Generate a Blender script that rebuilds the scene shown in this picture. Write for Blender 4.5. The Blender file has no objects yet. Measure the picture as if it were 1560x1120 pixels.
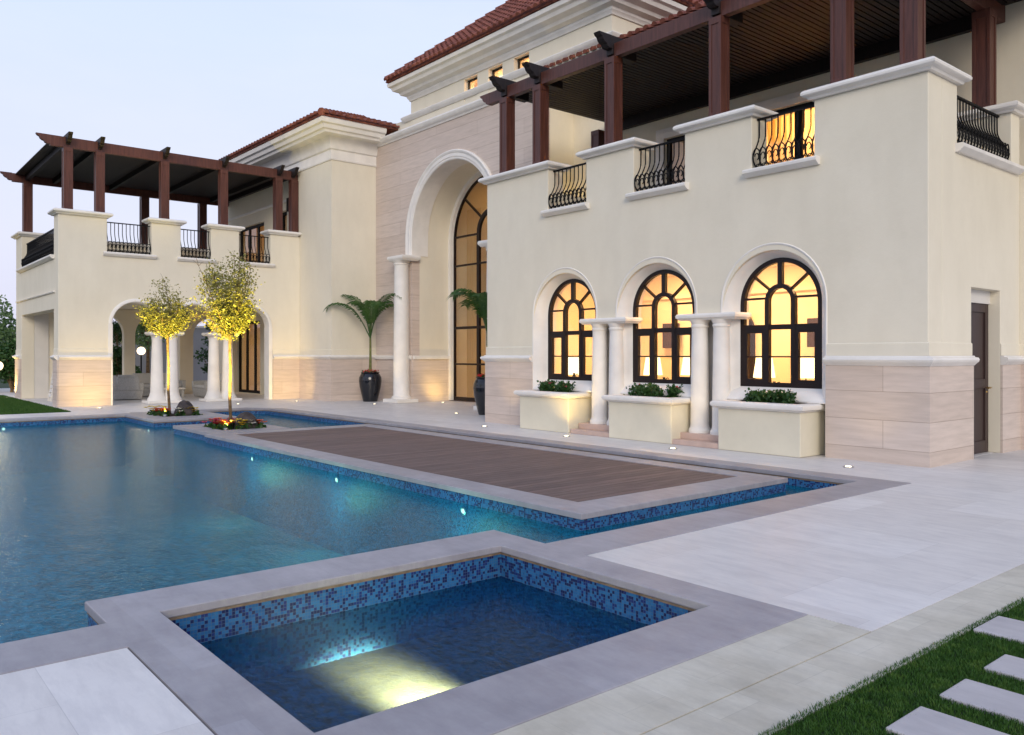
import bpy, bmesh, math, random
from mathutils import Vector, Matrix
from mathutils.geometry import tessellate_polygon
random.seed(7)
S = bpy.context.scene
COL = S.collection
PI = math.pi
R = math.radians

# ------------------------------------------------------------------ materials
def newmat(name):
    m = bpy.data.materials.new(name); m.use_nodes = True
    nt = m.node_tree; nt.nodes.clear()
    out = nt.nodes.new('ShaderNodeOutputMaterial')
    return m, nt, out
def N(nt, t, **k):
    n = nt.nodes.new(t)
    for a, b in k.items():
        if a in n.inputs.keys(): n.inputs[a].default_value = b
        else: setattr(n, a, b)
    return n
def L(nt, a, b): nt.links.new(a, b)
def pos(nt): return N(nt, 'ShaderNodeNewGeometry').outputs['Position']
def noise(nt, vec, scale, detail=4, rough=.55):
    n = N(nt, 'ShaderNodeTexNoise'); n.inputs['Scale'].default_value = scale
    n.inputs['Detail'].default_value = detail; n.inputs['Roughness'].default_value = rough
    L(nt, vec, n.inputs['Vector']); return n.outputs['Fac']
def ramp(nt, fac, stops, const=False):
    r = N(nt, 'ShaderNodeValToRGB'); cr = r.color_ramp
    if const: cr.interpolation = 'CONSTANT'
    while len(cr.elements) < len(stops): cr.elements.new(.5)
    for e, (p, c) in zip(cr.elements, stops):
        e.position = p; e.color = (c[0], c[1], c[2], 1)
    L(nt, fac, r.inputs['Fac']); return r.outputs['Color']
def mix(nt, fac, a, b, blend='MIX'):
    m = N(nt, 'ShaderNodeMix', data_type='RGBA', blend_type=blend)
    for v, i in ((fac, 0), (a, 6), (b, 7)):
        if isinstance(v, (int, float)): m.inputs[i].default_value = v
        elif isinstance(v, tuple): m.inputs[i].default_value = (v[0], v[1], v[2], 1)
        else: L(nt, v, m.inputs[i])
    return m.outputs[2]
def mth(nt, op, a, b=None):
    m = N(nt, 'ShaderNodeMath', operation=op)
    for v, i in ((a, 0), (b, 1)):
        if v is None: continue
        if isinstance(v, (int, float)): m.inputs[i].default_value = v
        else: L(nt, v, m.inputs[i])
    return m.outputs[0]
def bump(nt, hgt, strength=.3, dist=.01):
    b = N(nt, 'ShaderNodeBump'); b.inputs['Strength'].default_value = strength
    b.inputs['Distance'].default_value = dist; L(nt, hgt, b.inputs['Height']); return b.outputs['Normal']
def bsdf(nt, out, color, rough=.6, spec=.5, metal=0, normal=None, **k):
    p = N(nt, 'ShaderNodeBsdfPrincipled')
    if isinstance(color, tuple): p.inputs['Base Color'].default_value = (*color, 1)
    else: L(nt, color, p.inputs['Base Color'])
    if isinstance(rough, (int, float)): p.inputs['Roughness'].default_value = rough
    else: L(nt, rough, p.inputs['Roughness'])
    p.inputs['Specular IOR Level'].default_value = spec
    p.inputs['Metallic'].default_value = metal
    if normal is not None: L(nt, normal, p.inputs['Normal'])
    for a, b in k.items(): p.inputs[a.replace('_', ' ')].default_value = b
    L(nt, p.outputs[0], out.inputs['Surface']); return p
def vec2(nt, horizontal=False):
    """wall coordinates (X+Y, Z) or ground coordinates (X, Y)"""
    s = N(nt, 'ShaderNodeSeparateXYZ'); L(nt, pos(nt), s.inputs[0])
    c = N(nt, 'ShaderNodeCombineXYZ')
    if horizontal: L(nt, s.outputs[0], c.inputs[0]); L(nt, s.outputs[1], c.inputs[1])
    else: L(nt, mth(nt, 'ADD', s.outputs[0], s.outputs[1]), c.inputs[0]); L(nt, s.outputs[2], c.inputs[1])
    return c.outputs[0]

def schlick(nt, f0, scale=1., normal=None):
    lw = N(nt, 'ShaderNodeLayerWeight'); lw.inputs['Blend'].default_value = .5
    if normal is not None: L(nt, normal, lw.inputs['Normal'])
    return mth(nt, 'MULTIPLY', mth(nt, 'ADD', f0, mth(nt, 'MULTIPLY', mth(nt, 'POWER', lw.outputs['Facing'], 5.), 1-f0)), scale)

def plain(name, col, rough=.6, var=.06, scale=3, bmp=.15, bscale=60, spec=.4, metal=0):
    m, nt, out = newmat(name); p = pos(nt)
    d = tuple(c*(1-var*2) for c in col); e = tuple(min(1, c*(1+var)) for c in col)
    c = ramp(nt, noise(nt, p, scale, 6), [(.3, d), (.7, e)])
    bsdf(nt, out, c, rough, spec, metal, bump(nt, noise(nt, p, bscale, 3), bmp, .004))
    return m
M = {}
def stucco():
    m, nt, out = newmat('stucco'); p = pos(nt)
    c = ramp(nt, noise(nt, p, .7, 6, .6), [(.25, (.74, .68, .545)), (.75, (.79, .73, .595))])
    sp = N(nt, 'ShaderNodeMapping'); sp.inputs['Scale'].default_value = (1.5, 1.5, .5); L(nt, p, sp.inputs[0])
    c = mix(nt, .06, c, ramp(nt, noise(nt, sp.outputs[0], 1.6, 5), [(.35, (.38, .35, .31)), (.6, (1, 1, 1))]), 'MULTIPLY')
    c = mix(nt, .07, c, ramp(nt, noise(nt, p, 4.5, 8, .7), [(.35, (.80, .78, .74)), (.6, (1, 1, 1))]), 'MULTIPLY')
    h = mth(nt, 'ADD', noise(nt, p, 90, 4), mth(nt, 'MULTIPLY', noise(nt, p, 7, 5), 3.))
    bsdf(nt, out, c, .85, .25, 0, bump(nt, h, .22, .006)); return m
M['stucco'] = stucco()
def cladding():
    m, nt, out = newmat('stone_cladding'); v = vec2(nt); p = pos(nt)
    mp = N(nt, 'ShaderNodeMapping'); mp.inputs['Location'].default_value = (.3, -.21+.42*2, 0); L(nt, v, mp.inputs[0])
    b = N(nt, 'ShaderNodeTexBrick'); L(nt, mp.outputs[0], b.inputs['Vector'])
    b.inputs['Scale'].default_value = 1; b.inputs['Brick Width'].default_value = 4.3; b.inputs['Row Height'].default_value = .42
    b.inputs['Mortar Size'].default_value = .0045; b.inputs['Mortar Smooth'].default_value = .2
    b.inputs['Color1'].default_value = (.60, .50, .43, 1); b.inputs['Color2'].default_value = (.66, .56, .49, 1); b.inputs['Mortar'].default_value = (.44, .35, .29, 1)
    b.inputs['Bias'].default_value = 0
    st = N(nt, 'ShaderNodeMapping'); st.inputs['Scale'].default_value = (1.2, 11, 1); L(nt, v, st.inputs[0])
    c = mix(nt, .75, b.outputs['Color'], ramp(nt, noise(nt, st.outputs[0], 1.3, 7, .6), [(.3, (.80, .79, .77)), (.62, (1.0, .99, .98))]), 'MULTIPLY')
    h = mth(nt, 'ADD', mth(nt, 'MULTIPLY', b.outputs['Fac'], -3.), mth(nt, 'MULTIPLY', noise(nt, p, 40, 4), .35))
    bsdf(nt, out, c, .7, .3, 0, bump(nt, h, .5, .006)); return m
M['stone'] = cladding()
M['trim'] = plain('white_cast_stone', (.80, .765, .71), .6, .05, 2.2, .12, 50)
M['white_paint'] = plain('white_render', (.70, .67, .62), .7, .04, 1.5, .1, 70)
M['cream_box'] = plain('cream_render', (.70, .65, .51), .8, .05, 1.5, .15, 80)
M['interior'] = plain('warm_plaster', (.78, .66, .48), .8, .03, 1, .02, 20)
M['iron'] = plain('black_iron', (.004, .004, .005), .6, .1, 8, .1, 60, spec=.2)
M['bronze'] = plain('dark_bronze_frame', (.014, .007, .006), .4, .15, 5, .05, 40, spec=.3)
M['pot'] = plain('black_glaze', (.008, .009, .013), .12, .2, 4, .03, 20, spec=.6)
M['brass'] = plain('brass', (.6, .38, .12), .3, .05, 8, .05, 40, metal=1)
M['steel'] = plain('steel', (.5, .5, .5), .3, .05, 8, .05, 40, metal=1)
M['spa_stone'] = plain('spa_floor_stone', (.14, .145, .125), .8, .15, 5, .2, 40)
M['rock'] = plain('dark_rock', (.055, .045, .045), .85, .3, 6, .8, 18)
M['soil'] = plain('soil', (.035, .022, .014), .95, .3, 20, 1, 60)
M['cushion'] = plain('grey_cushion', (.56, .55, .53), .9, .05, 5, .3, 150)
M['wicker'] = plain('white_wicker', (.50, .49, .47), .8, .12, 30, .8, 90)
M['grey_wall'] = plain('grey_render', (.34, .34, .35), .9, .06, 1, .2, 60)
M['pink_step'] = plain('pink_stone', (.56, .41, .34), .65, .07, 4, .15, 50)
def wood(name, a, b, rough):
    m, nt, out = newmat(name); p = pos(nt)
    st = N(nt, 'ShaderNodeMapping'); st.inputs['Scale'].default_value = (14, 14, 1.2); L(nt, p, st.inputs[0])
    f = noise(nt, st.outputs[0], 1.6, 6, .6)
    bsdf(nt, out, ramp(nt, f, [(.3, a), (.7, b)]), rough, .4, 0, bump(nt, f, .15, .004)); return m
M['mahogany'] = wood('mahogany_wood', (.060, .020, .014), (.115, .040, .028), .45)
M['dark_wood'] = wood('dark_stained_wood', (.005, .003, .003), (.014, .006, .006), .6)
M['door_wood'] = wood('brown_door_wood', (.035, .020, .018), (.055, .032, .028), .45)
def tile():
    m, nt, out = newmat('terracotta_tile'); p = pos(nt)
    c = ramp(nt, noise(nt, p, 3.2, 5, .7), [(.28, (.075, .024, .018)), (.5, (.20, .062, .040)), (.72, (.33, .12, .07))])
    bsdf(nt, out, c, .75, .3, 0, bump(nt, noise(nt, p, 40), .3, .006)); return m
M['tile'] = tile()
def mosaic(name, horizontal, dk, size=.0225, pal=((.004, .010, .075), (.007, .022, .14), (.012, .10, .27), (.02, .14, .33), (.016, .12, .30), (.09, .14, .21))):
    m, nt, out = newmat(name); v = vec2(nt, horizontal)
    sc = N(nt, 'ShaderNodeVectorMath', operation='SCALE'); L(nt, v, sc.inputs[0]); sc.inputs['Scale'].default_value = 1/size
    off = N(nt, 'ShaderNodeVectorMath', operation='ADD'); L(nt, sc.outputs[0], off.inputs[0]); off.inputs[1].default_value = (.37, .37, .5)
    fl = N(nt, 'ShaderNodeVectorMath', operation='FLOOR'); L(nt, off.outputs[0], fl.inputs[0])
    fr = N(nt, 'ShaderNodeVectorMath', operation='FRACTION'); L(nt, off.outputs[0], fr.inputs[0])
    w = N(nt, 'ShaderNodeTexWhiteNoise'); w.noise_dimensions = '3D'; L(nt, fl.outputs[0], w.inputs['Vector'])
    c = ramp(nt, w.outputs['Value'], [(0, pal[0]), (dk*.6, pal[1]), (dk, pal[2]), (dk+.3*(1-dk), pal[3]), (dk+.65*(1-dk), pal[4])], True)
    s = N(nt, 'ShaderNodeSeparateXYZ'); L(nt, fr.outputs[0], s.inputs[0])
    def edge(o):
        a = mth(nt, 'ABSOLUTE', mth(nt, 'SUBTRACT', o, .5)); return mth(nt, 'GREATER_THAN', a, .455)
    g = mth(nt, 'MAXIMUM', edge(s.outputs[0]), edge(s.outputs[1]))
    c = mix(nt, g, c, pal[5])
    bsdf(nt, out, c, .8 if horizontal else mth(nt, 'ADD', mth(nt, 'MULTIPLY', g, .4), .42), .15 if horizontal else .3, 0, bump(nt, g, -.4, .002)); return m
M['mosaic'] = mosaic('blue_glass_mosaic', False, .39)
M['mosaic_floor'] = mosaic('pool_floor_mosaic', True, .15, .05, ((.008,.08,.17),(.01,.10,.20),(.012,.15,.26),(.015,.18,.29),(.013,.165,.275),(.02,.16,.25)))
def marble(name, a, b, jx, jy, joint, horizontal=True, rough=.45):
    m, nt, out = newmat(name); v = vec2(nt, True); p = pos(nt)
    br = N(nt, 'ShaderNodeTexBrick'); L(nt, v, br.inputs['Vector'])
    br.inputs['Scale'].default_value = 1; br.inputs['Brick Width'].default_value = jx; br.inputs['Row Height'].default_value = jy
    br.inputs['Mortar Size'].default_value = .0022; br.inputs['Mortar Smooth'].default_value = .6; br.offset = .5
    br.inputs['Color1'].default_value = (1, 1, 1, 1); br.inputs['Color2'].default_value = (.90, .89, .88, 1); br.inputs['Mortar'].default_value = (joint, joint, joint, 1)
    n1 = noise(nt, p, 2.4, 9, .68)
    st = N(nt, 'ShaderNodeMapping'); st.inputs['Rotation'].default_value = (0, 0, .5); st.inputs['Scale'].default_value = (1.2, 5, 1); L(nt, p, st.inputs[0])
    n2 = noise(nt, st.outputs[0], 1.8, 8, .7)
    c = ramp(nt, n1, [(.3, a), (.7, b)])
    c = mix(nt, .45, c, ramp(nt, n2, [(.4, (.78, .78, .80)), (.56, (1, 1, 1))]), 'MULTIPLY')
    c = mix(nt, 1., c, br.outputs['Color'], 'MULTIPLY')
    c = mix(nt, .5, c, ramp(nt, noise(nt, p, .55, 5, .6), [(.35, (.88, .875, .86)), (.65, (1, 1, 1))]), 'MULTIPLY')
    bsdf(nt, out, c, rough, .45, 0, bump(nt, mth(nt, 'ADD', noise(nt, p, 35, 4), mth(nt, 'MULTIPLY', br.outputs['Fac'], -1.2)), .14, .003)); return m
M['paving'] = marble('white_marble_paving', (.67, .645, .63), (.76, .735, .71), 1.2, .8, .72)
M['travertine'] = marble('beige_travertine', (.50, .46, .37), (.68, .64, .54), .62, .30, .78, rough=.7)
M['coping'] = marble('grey_marble_coping', (.29, .275, .30), (.40, .385, .41), 1.4, 1.4, .88)
M['stepping'] = marble('stepping_marble', (.42, .40, .42), (.52, .50, .51), 30, 30, .9)
def decking():
    m, nt, out = newmat('weathered_decking'); s = N(nt, 'ShaderNodeSeparateXYZ'); L(nt, pos(nt), s.inputs[0])
    u = mth(nt, 'DIVIDE', s.outputs[0], .145); idx = mth(nt, 'FLOOR', u); fr = mth(nt, 'FRACT', u)
    w = N(nt, 'ShaderNodeTexWhiteNoise'); w.noise_dimensions = '1D'; L(nt, idx, w.inputs['W'])
    c = N(nt, 'ShaderNodeCombineXYZ'); L(nt, mth(nt, 'MULTIPLY', s.outputs[0], 30), c.inputs[0]); L(nt, mth(nt, 'MULTIPLY', s.outputs[1], 1.7), c.inputs[1]); L(nt, mth(nt, 'MULTIPLY', idx, 3.7), c.inputs[2])
    g = noise(nt, c.outputs[0], 1.1, 6, .65)
    col = ramp(nt, g, [(.28, (.105, .070, .062)), (.5, (.165, .112, .098)), (.74, (.25, .185, .16))])
    col = mix(nt, .5, col, ramp(nt, w.outputs['Value'], [(0, (.5, .5, .5)), (1, (1.05, 1.03, 1.0))]), 'MULTIPLY')
    gap = mth(nt, 'LESS_THAN', fr, .06)
    col = mix(nt, gap, col, (.012, .01, .01))
    h = mth(nt, 'ADD', mth(nt, 'MULTIPLY', gap, -2.), mth(nt, 'MULTIPLY', g, .4))
    bsdf(nt, out, col, .7, .35, 0, bump(nt, h, .5, .005)); return m
M['decking'] = decking()
def grass_m():
    m, nt, out = newmat('grass_blades'); p = pos(nt)
    c = ramp(nt, noise(nt, p, 9, 4, .8), [(.2, (.016, .042, .007)), (.5, (.035, .10, .014)), (.72, (.10, .175, .03)), (.85, (.17, .17, .06))])
    bsdf(nt, out, c, .6, .25); return m
M['grass'] = grass_m()
M['lawn_soil'] = plain('lawn_soil', (.022, .045, .012), .95, .3, 14, .9, 60)
def leaf(name, a, b, c3, scale=7, trans=.35):
    m, nt, out = newmat(name); p = pos(nt)
    c = ramp(nt, noise(nt, p, scale, 4, .9), [(.3, a), (.5, b), (.75, c3)])
    d = N(nt, 'ShaderNodeBsdfPrincipled'); L(nt, c, d.inputs['Base Color']); d.inputs['Roughness'].default_value = .45
    t = N(nt, 'ShaderNodeBsdfTranslucent'); L(nt, c, t.inputs['Color'])
    x = N(nt, 'ShaderNodeMixShader'); x.inputs[0].default_value = trans
    L(nt, d.outputs[0], x.inputs[1]); L(nt, t.outputs[0], x.inputs[2]); L(nt, x.outputs[0], out.inputs['Surface']); return m
M['leaf'] = leaf('olive_leaf', (.13, .145, .035), (.25, .24, .055), (.38, .35, .09))
M['palm_leaf'] = leaf('palm_leaf', (.02, .06, .012), (.045, .12, .02), (.09, .18, .03), 4)
M['shrub_leaf'] = leaf('shrub_leaf', (.015, .045, .012), (.03, .09, .018), (.06, .14, .03), 12)
M['far_leaf'] = leaf('garden_tree_leaf', (.07, .13, .045), (.14, .23, .08), (.22, .32, .13), 3)
M['bark'] = plain('pale_bark', (.17, .11, .055), .9, .3, 14, 1, 60)
M['palm_stem'] = plain('palm_stem', (.16, .17, .05), .7, .25, 10, .3, 40)
for n, c in (('red', (.55, .015, .02)), ('orange', (.75, .14, .01)), ('yellow', (.75, .55, .03)), ('pink', (.55, .05, .12)), ('white', (.75, .72, .6))):
    M['petal_'+n] = plain('petal_'+n, c, .55, .15, 20, .1, 60)
def emis(name, col, s):
    m, nt, out = newmat(name); e = N(nt, 'ShaderNodeEmission'); e.inputs[0].default_value = (*col, 1); e.inputs[1].default_value = s
    L(nt, e.outputs[0], out.inputs['Surface']); return m
M['lens'] = emis('lamp_lens', (1, .86, .55), 9)
M['lens_pool'] = emis('pool_lamp_lens', (1, .95, .75), 4)
M['globe'] = emis('globe_glass', (1, .78, .50), 2.4)
M['room_lamp'] = emis('room_lamp', (1, .74, .42), 7)
M['added_lamp_shade'] = emis('added_lamp_shade', (1, .74, .38), 3.2)
def curtain():
    m, nt, out = newmat('golden_curtain'); p = pos(nt)
    d = N(nt, 'ShaderNodeBsdfDiffuse'); d.inputs[0].default_value = (.75, .55, .28, 1)
    t = N(nt, 'ShaderNodeBsdfTranslucent'); t.inputs[0].default_value = (.8, .6, .3, 1)
    x = N(nt, 'ShaderNodeMixShader'); x.inputs[0].default_value = .5; L(nt, d.outputs[0], x.inputs[1]); L(nt, t.outputs[0], x.inputs[2])
    L(nt, x.outputs[0], out.inputs['Surface']); return m
M['curtain'] = curtain()
def glass():
    m, nt, out = newmat('window_glass')
    t = N(nt, 'ShaderNodeBsdfTransparent'); t.inputs[0].default_value = (.93, .94, .93, 1)
    g = N(nt, 'ShaderNodeBsdfGlossy'); g.inputs['Roughness'].default_value = .01
    x = N(nt, 'ShaderNodeMixShader'); L(nt, schlick(nt, .05), x.inputs[0]); L(nt, t.outputs[0], x.inputs[1]); L(nt, g.outputs[0], x.inputs[2])
    L(nt, x.outputs[0], out.inputs['Surface']); return m
M['glass'] = glass()
def water(name, dcol, df, f90, tint=(.42, .84, .92, 1)):
    m, nt, out = newmat(name); p = pos(nt)
    mp = N(nt, 'ShaderNodeMapping'); mp.inputs['Scale'].default_value = (1, 1.5, 1); mp.inputs['Rotation'].default_value = (0, 0, .35); L(nt, p, mp.inputs[0])
    h = mth(nt, 'ADD', mth(nt, 'MULTIPLY', noise(nt, mp.outputs[0], 19, 4, .6), .8), mth(nt, 'MULTIPLY', noise(nt, mp.outputs[0], 2.2, 3, .5), 1.6))
    nb = bump(nt, h, .36, .02)
    t = N(nt, 'ShaderNodeBsdfTransparent'); t.inputs[0].default_value = tint
    g = N(nt, 'ShaderNodeBsdfGlossy'); g.inputs[0].default_value = (.86, .95, 1, 1); g.inputs['Roughness'].default_value = .10; L(nt, nb, g.inputs['Normal'])
    d = N(nt, 'ShaderNodeBsdfDiffuse'); L(nt, nb, d.inputs['Normal']); L(nt, ramp(nt, noise(nt, mp.outputs[0], 15, 5, .7), [(.38, tuple(c*.3 for c in dcol[:3])), (.62, tuple(c*1.25 for c in dcol[:3]))]), d.inputs[0])  # light and dark of the ripples painted into the diffuse colour by noise
    tx = N(nt, 'ShaderNodeMixShader'); tx.inputs[0].default_value = df; L(nt, t.outputs[0], tx.inputs[1]); L(nt, d.outputs[0], tx.inputs[2])
    x = N(nt, 'ShaderNodeMixShader'); L(nt, schlick(nt, .025, f90, nb), x.inputs[0]); L(nt, tx.outputs[0], x.inputs[1]); L(nt, g.outputs[0], x.inputs[2])
    L(nt, x.outputs[0], out.inputs['Surface']); return m
M['water'] = water('pool_water', (.001, .18, .29, 1), .54, .52)
M['spa_water'] = water('spa_water', (.001, .048, .14, 1), .66, .42, (.66, .84, .92, 1))

# ------------------------------------------------------------------ mesh builder
class MB:
    def __init__(s): s.v = []; s.f = []
    def add(s, vs, fs):
        o = len(s.v); s.v += [tuple(v) for v in vs]; s.f += [tuple(i+o for i in f) for f in fs]; return s
    def box(s, x0, x1, y0, y1, z0, z1):
        return s.add([(x0,y0,z0),(x1,y0,z0),(x1,y1,z0),(x0,y1,z0),(x0,y0,z1),(x1,y0,z1),(x1,y1,z1),(x0,y1,z1)],
                     [(0,3,2,1),(4,5,6,7),(0,1,5,4),(1,2,6,5),(2,3,7,6),(3,0,4,7)])
    def obox(s, c, ax, ay, az):
        c, ax, ay, az = map(Vector, (c, ax, ay, az))
        vs = [c+ax*i+ay*j+az*k for k in (-1,1) for (i,j) in ((-1,-1),(1,-1),(1,1),(-1,1))]
        return s.add(vs, [(0,3,2,1),(4,5,6,7),(0,1,5,4),(1,2,6,5),(2,3,7,6),(3,0,4,7)])
    def prism(s, loops, fn, h0, h1):
        """polygon with holes; fn(a,b,h)->xyz"""
        tri = tessellate_polygon([[Vector((a,b,0)) for a,b in lp] for lp in loops])
        flat = [q for lp in loops for q in lp]; n = len(flat)
        vs = [fn(a,b,h0) for a,b in flat]+[fn(a,b,h1) for a,b in flat]; fs = []
        for t in tri:
            fs.append(tuple(t)); fs.append(tuple(i+n for i in reversed(t)))
        o = 0
        for lp in loops:
            k = len(lp)
            for i in range(k):
                j = (i+1) % k; fs.append((o+i, o+j, o+j+n, o+i+n))
            o += k
        return s.add(vs, fs)
    def sweep(s, path, prof, fn, closed=False, capends=True):
        """path 2D, profile [(offset to the right of travel, h)], mitred"""
        n = len(path); P = [Vector(p) for p in path]; rings = []
        for i in range(n):
            a = P[i-1] if (i > 0 or closed) else None
            b = P[(i+1) % n] if (i < n-1 or closed) else None
            d1 = (P[i]-a).normalized() if a is not None else None
            d2 = (b-P[i]).normalized() if b is not None else None
            if d1 is None: d1 = d2
            if d2 is None: d2 = d1
            n1 = Vector((d1.y, -d1.x)); n2 = Vector((d2.y, -d2.x)); m = n1+n2
            m = m/ max(.2, (m.length_squared/2)) if m.length > 1e-6 else n1
            rings.append([fn(P[i].x+m.x*o, P[i].y+m.y*o, h) for o, h in prof])
        k = len(prof); fs = []
        for i in range(n if closed else n-1):
            j = (i+1) % n
            for q in range(k):
                r = (q+1) % k; fs.append((i*k+q, j*k+q, j*k+r, i*k+r))
        if not closed and capends:
            fs.append(tuple(range(k))); fs.append(tuple((n-1)*k+q for q in reversed(range(k))))
        return s.add([v for r in rings for v in r], fs)
    def lathe(s, prof, c, n=24, cap=True):
        vs = []; fs = []; k = len(prof)
        for i in range(n):
            a = 2*PI*i/n
            for r, z in prof: vs.append((c[0]+r*math.cos(a), c[1]+r*math.sin(a), c[2]+z))
        for i in range(n):
            j = (i+1) % n
            for q in range(k-1): fs.append((i*k+q, j*k+q, j*k+q+1, i*k+q+1))
        if cap:
            fs.append(tuple(i*k for i in reversed(range(n)))); fs.append(tuple(i*k+k-1 for i in range(n)))
        return s.add(vs, fs)
    def tube(s, pts, rad, n=6, cap=True):
        P = [Vector(p) for p in pts]; m = len(P); rad = rad if isinstance(rad, (list, tuple)) else [rad]*m
        vs = []; fs = []; up = Vector((.13, .31, .94)).normalized()
        for i in range(m):
            t = (P[min(i+1, m-1)]-P[max(i-1, 0)]).normalized()
            u = t.cross(up)
            if u.length < .05: u = t.cross(Vector((1, 0, 0)))
            u.normalize(); w = t.cross(u)
            for q in range(n):
                a = 2*PI*q/n; vs.append(P[i]+(u*math.cos(a)+w*math.sin(a))*rad[i])
        for i in range(m-1):
            for q in range(n):
                r = (q+1) % n; fs.append((i*n+q, i*n+r, (i+1)*n+r, (i+1)*n+q))
        if cap: fs.append(tuple(reversed(range(n)))); fs.append(tuple((m-1)*n+q for q in range(n)))
        return s.add(vs, fs)
    def build(s, name, mat, parent=None, smooth=35, bevel=0, **tags):
        me = bpy.data.meshes.new(name); me.from_pydata(s.v, [], s.f); 
        bm = bmesh.new(); bm.from_mesh(me); bmesh.ops.recalc_face_normals(bm, faces=bm.faces); bm.to_mesh(me); bm.free()
        if smooth:
            me.polygons.foreach_set('use_smooth', [True]*len(me.polygons)); me.set_sharp_from_angle(angle=R(smooth))
        me.materials.append(mat if not isinstance(mat, str) else M[mat])
        o = bpy.data.objects.new(name, me); COL.objects.link(o)
        if parent:
            o.parent = parent
            w = Vector(parent.location); q = parent.parent
            while q: w += Vector(q.location); q = q.parent
            o.location = -w
        if bevel:
            b = o.modifiers.new('bevel', 'BEVEL'); b.width = bevel; b.segments = 2; b.limit_method = 'ANGLE'; b.angle_limit = R(40)
        for k, v in tags.items(): o[k] = v
        return o
XZ = lambda Y0: (lambda a, b, h: (a, Y0+h, b))      # plane facing -Y, h = depth into +Y
YZ = lambda X0: (lambda a, b, h: (X0-h, a, b))      # plane facing +X, h = depth into -X
XY = lambda a, b, h: (a, b, h)
def thing(name, label, cat, loc=(0,0,0), group=None):
    o = bpy.data.objects.new(name, None); COL.objects.link(o); o.location = loc; o.empty_display_size = .2
    o['label'] = label; o['category'] = cat
    if group: o['group'] = group
    return o
def tag(o, label, cat, group=None):
    o['label'] = label; o['category'] = cat
    if group: o['group'] = group
    return o
def struct(o): o['kind'] = 'structure'; return o
def arc(cx, cz, r, a0, a1, n=20): return [(cx+r*math.cos(a0+(a1-a0)*i/n), cz+r*math.sin(a0+(a1-a0)*i/n)) for i in range(n+1)]
def archloop(cx, cz, r, zb, n=24):
    """open path: left jamb up, over, right jamb down"""
    return [(cx-r, zb)]+arc(cx, cz, r, PI, 0, n)+[(cx+r, zb)]
def dup(root, loc, **tags):
    r = root.copy(); COL.objects.link(r); r.location = loc
    for k, v in tags.items(): r[k] = v
    def rec(a, b):
        for ch in a.children:
            c = ch.copy(); COL.objects.link(c); c.parent = b; rec(ch, c)
    rec(root, r); return r

# ------------------------------------------------------------------ setting: ground, pool, paving
ZW, ZS = -.17, -.26
def flat(name, loops, z0, z1, mat, bevel=0):
    return struct(MB().prism(loops, XY, z0, z1).build(name, mat, smooth=0, bevel=bevel))
def rect(x0, x1, y0, y1): return [(x0,y0),(x1,y0),(x1,y1),(x0,y1)]
# pool outline (water side), counter-clockwise seen from above
fil = [(-23.6+.55*(1-math.cos(a)), 9.35+.55*math.sin(a)) for a in [PI/2*(1-i/8) for i in range(9)]]   # rounded far corner
POOL = [(-5.28,-7),(-5.28,1.26),(-5.83,1.26),(-5.83,4.64),(-5.13,4.64),(-5.13,9.95)]+fil+[(-23.6,8.05),(-20.75,8.05),(-20.75,6.0),(-23.3,6.0),(-23.3,-7)]
COPO = [(-4.78,-7),(-4.78,1.26)]     # outer edge of the coping
SPA = rect(-5.31, -3.19, 1.57, 4.30)
DECKI = rect(-16.55, -5.83, 5.76, 9.5)
TP = rect(-18.85, -16.56, 5.86, 7.6)
# ground sheet down at the level of the far land, with holes for the two basins
def grow(P, o):
    out = []; n = len(P)
    for i in range(n):
        a, b, c = Vector(P[i-1]), Vector(P[i]), Vector(P[(i+1) % n])
        d1 = (b-a).normalized(); d2 = (c-b).normalized(); n1 = Vector((d1.y,-d1.x)); n2 = Vector((d2.y,-d2.x)); m = n1+n2
        m = m/max(.3, m.length_squared/2); q = b+m*o; out.append((q.x, q.y))
    return out
BAS = [(-2.95,-7.2),(-2.95,4.5),(-4.9,4.5),(-4.9,10.2),(-23.9,10.2),(-23.9,-7.2)]
flat('ground', [[(-400,-400),(400,-400),(400,400),(-400,400)], list(reversed(BAS))], -.30, -.14, 'lawn_soil')
# coping
W = .5
cop_outer = [(-4.78,-7.0),(-4.78,1.25),(-2.70,1.25),(-2.70,4.62),(-4.63,4.62),(-4.63,10.32),(-22.9,10.32),(-23.98,9.6),(-23.98,6.3),(-23.72,6.3),(-23.72,-7.0)]
inner = list(POOL)
flat('pool_coping', [cop_outer[:1]+cop_outer[1:2]+[(-3.2,1.25),(-2.70,1.25)]+cop_outer[3:]+[(-23.3,-7.0),(-23.3,6.0),(-20.75,6.0),(-20.75,8.05),(-23.6,8.05)]+list(reversed(fil))+[(-5.13,9.95),(-5.13,4.64),(-5.83,4.64),(-5.83,1.26),(-5.28,1.26),(-5.28,-7.0)],
      [(-21.75,6.55),(-21.75,7.45),(-23.05,7.45),(-23.05,6.55)], list(reversed(SPA))], -.055, .004, 'coping', bevel=.008)
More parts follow.
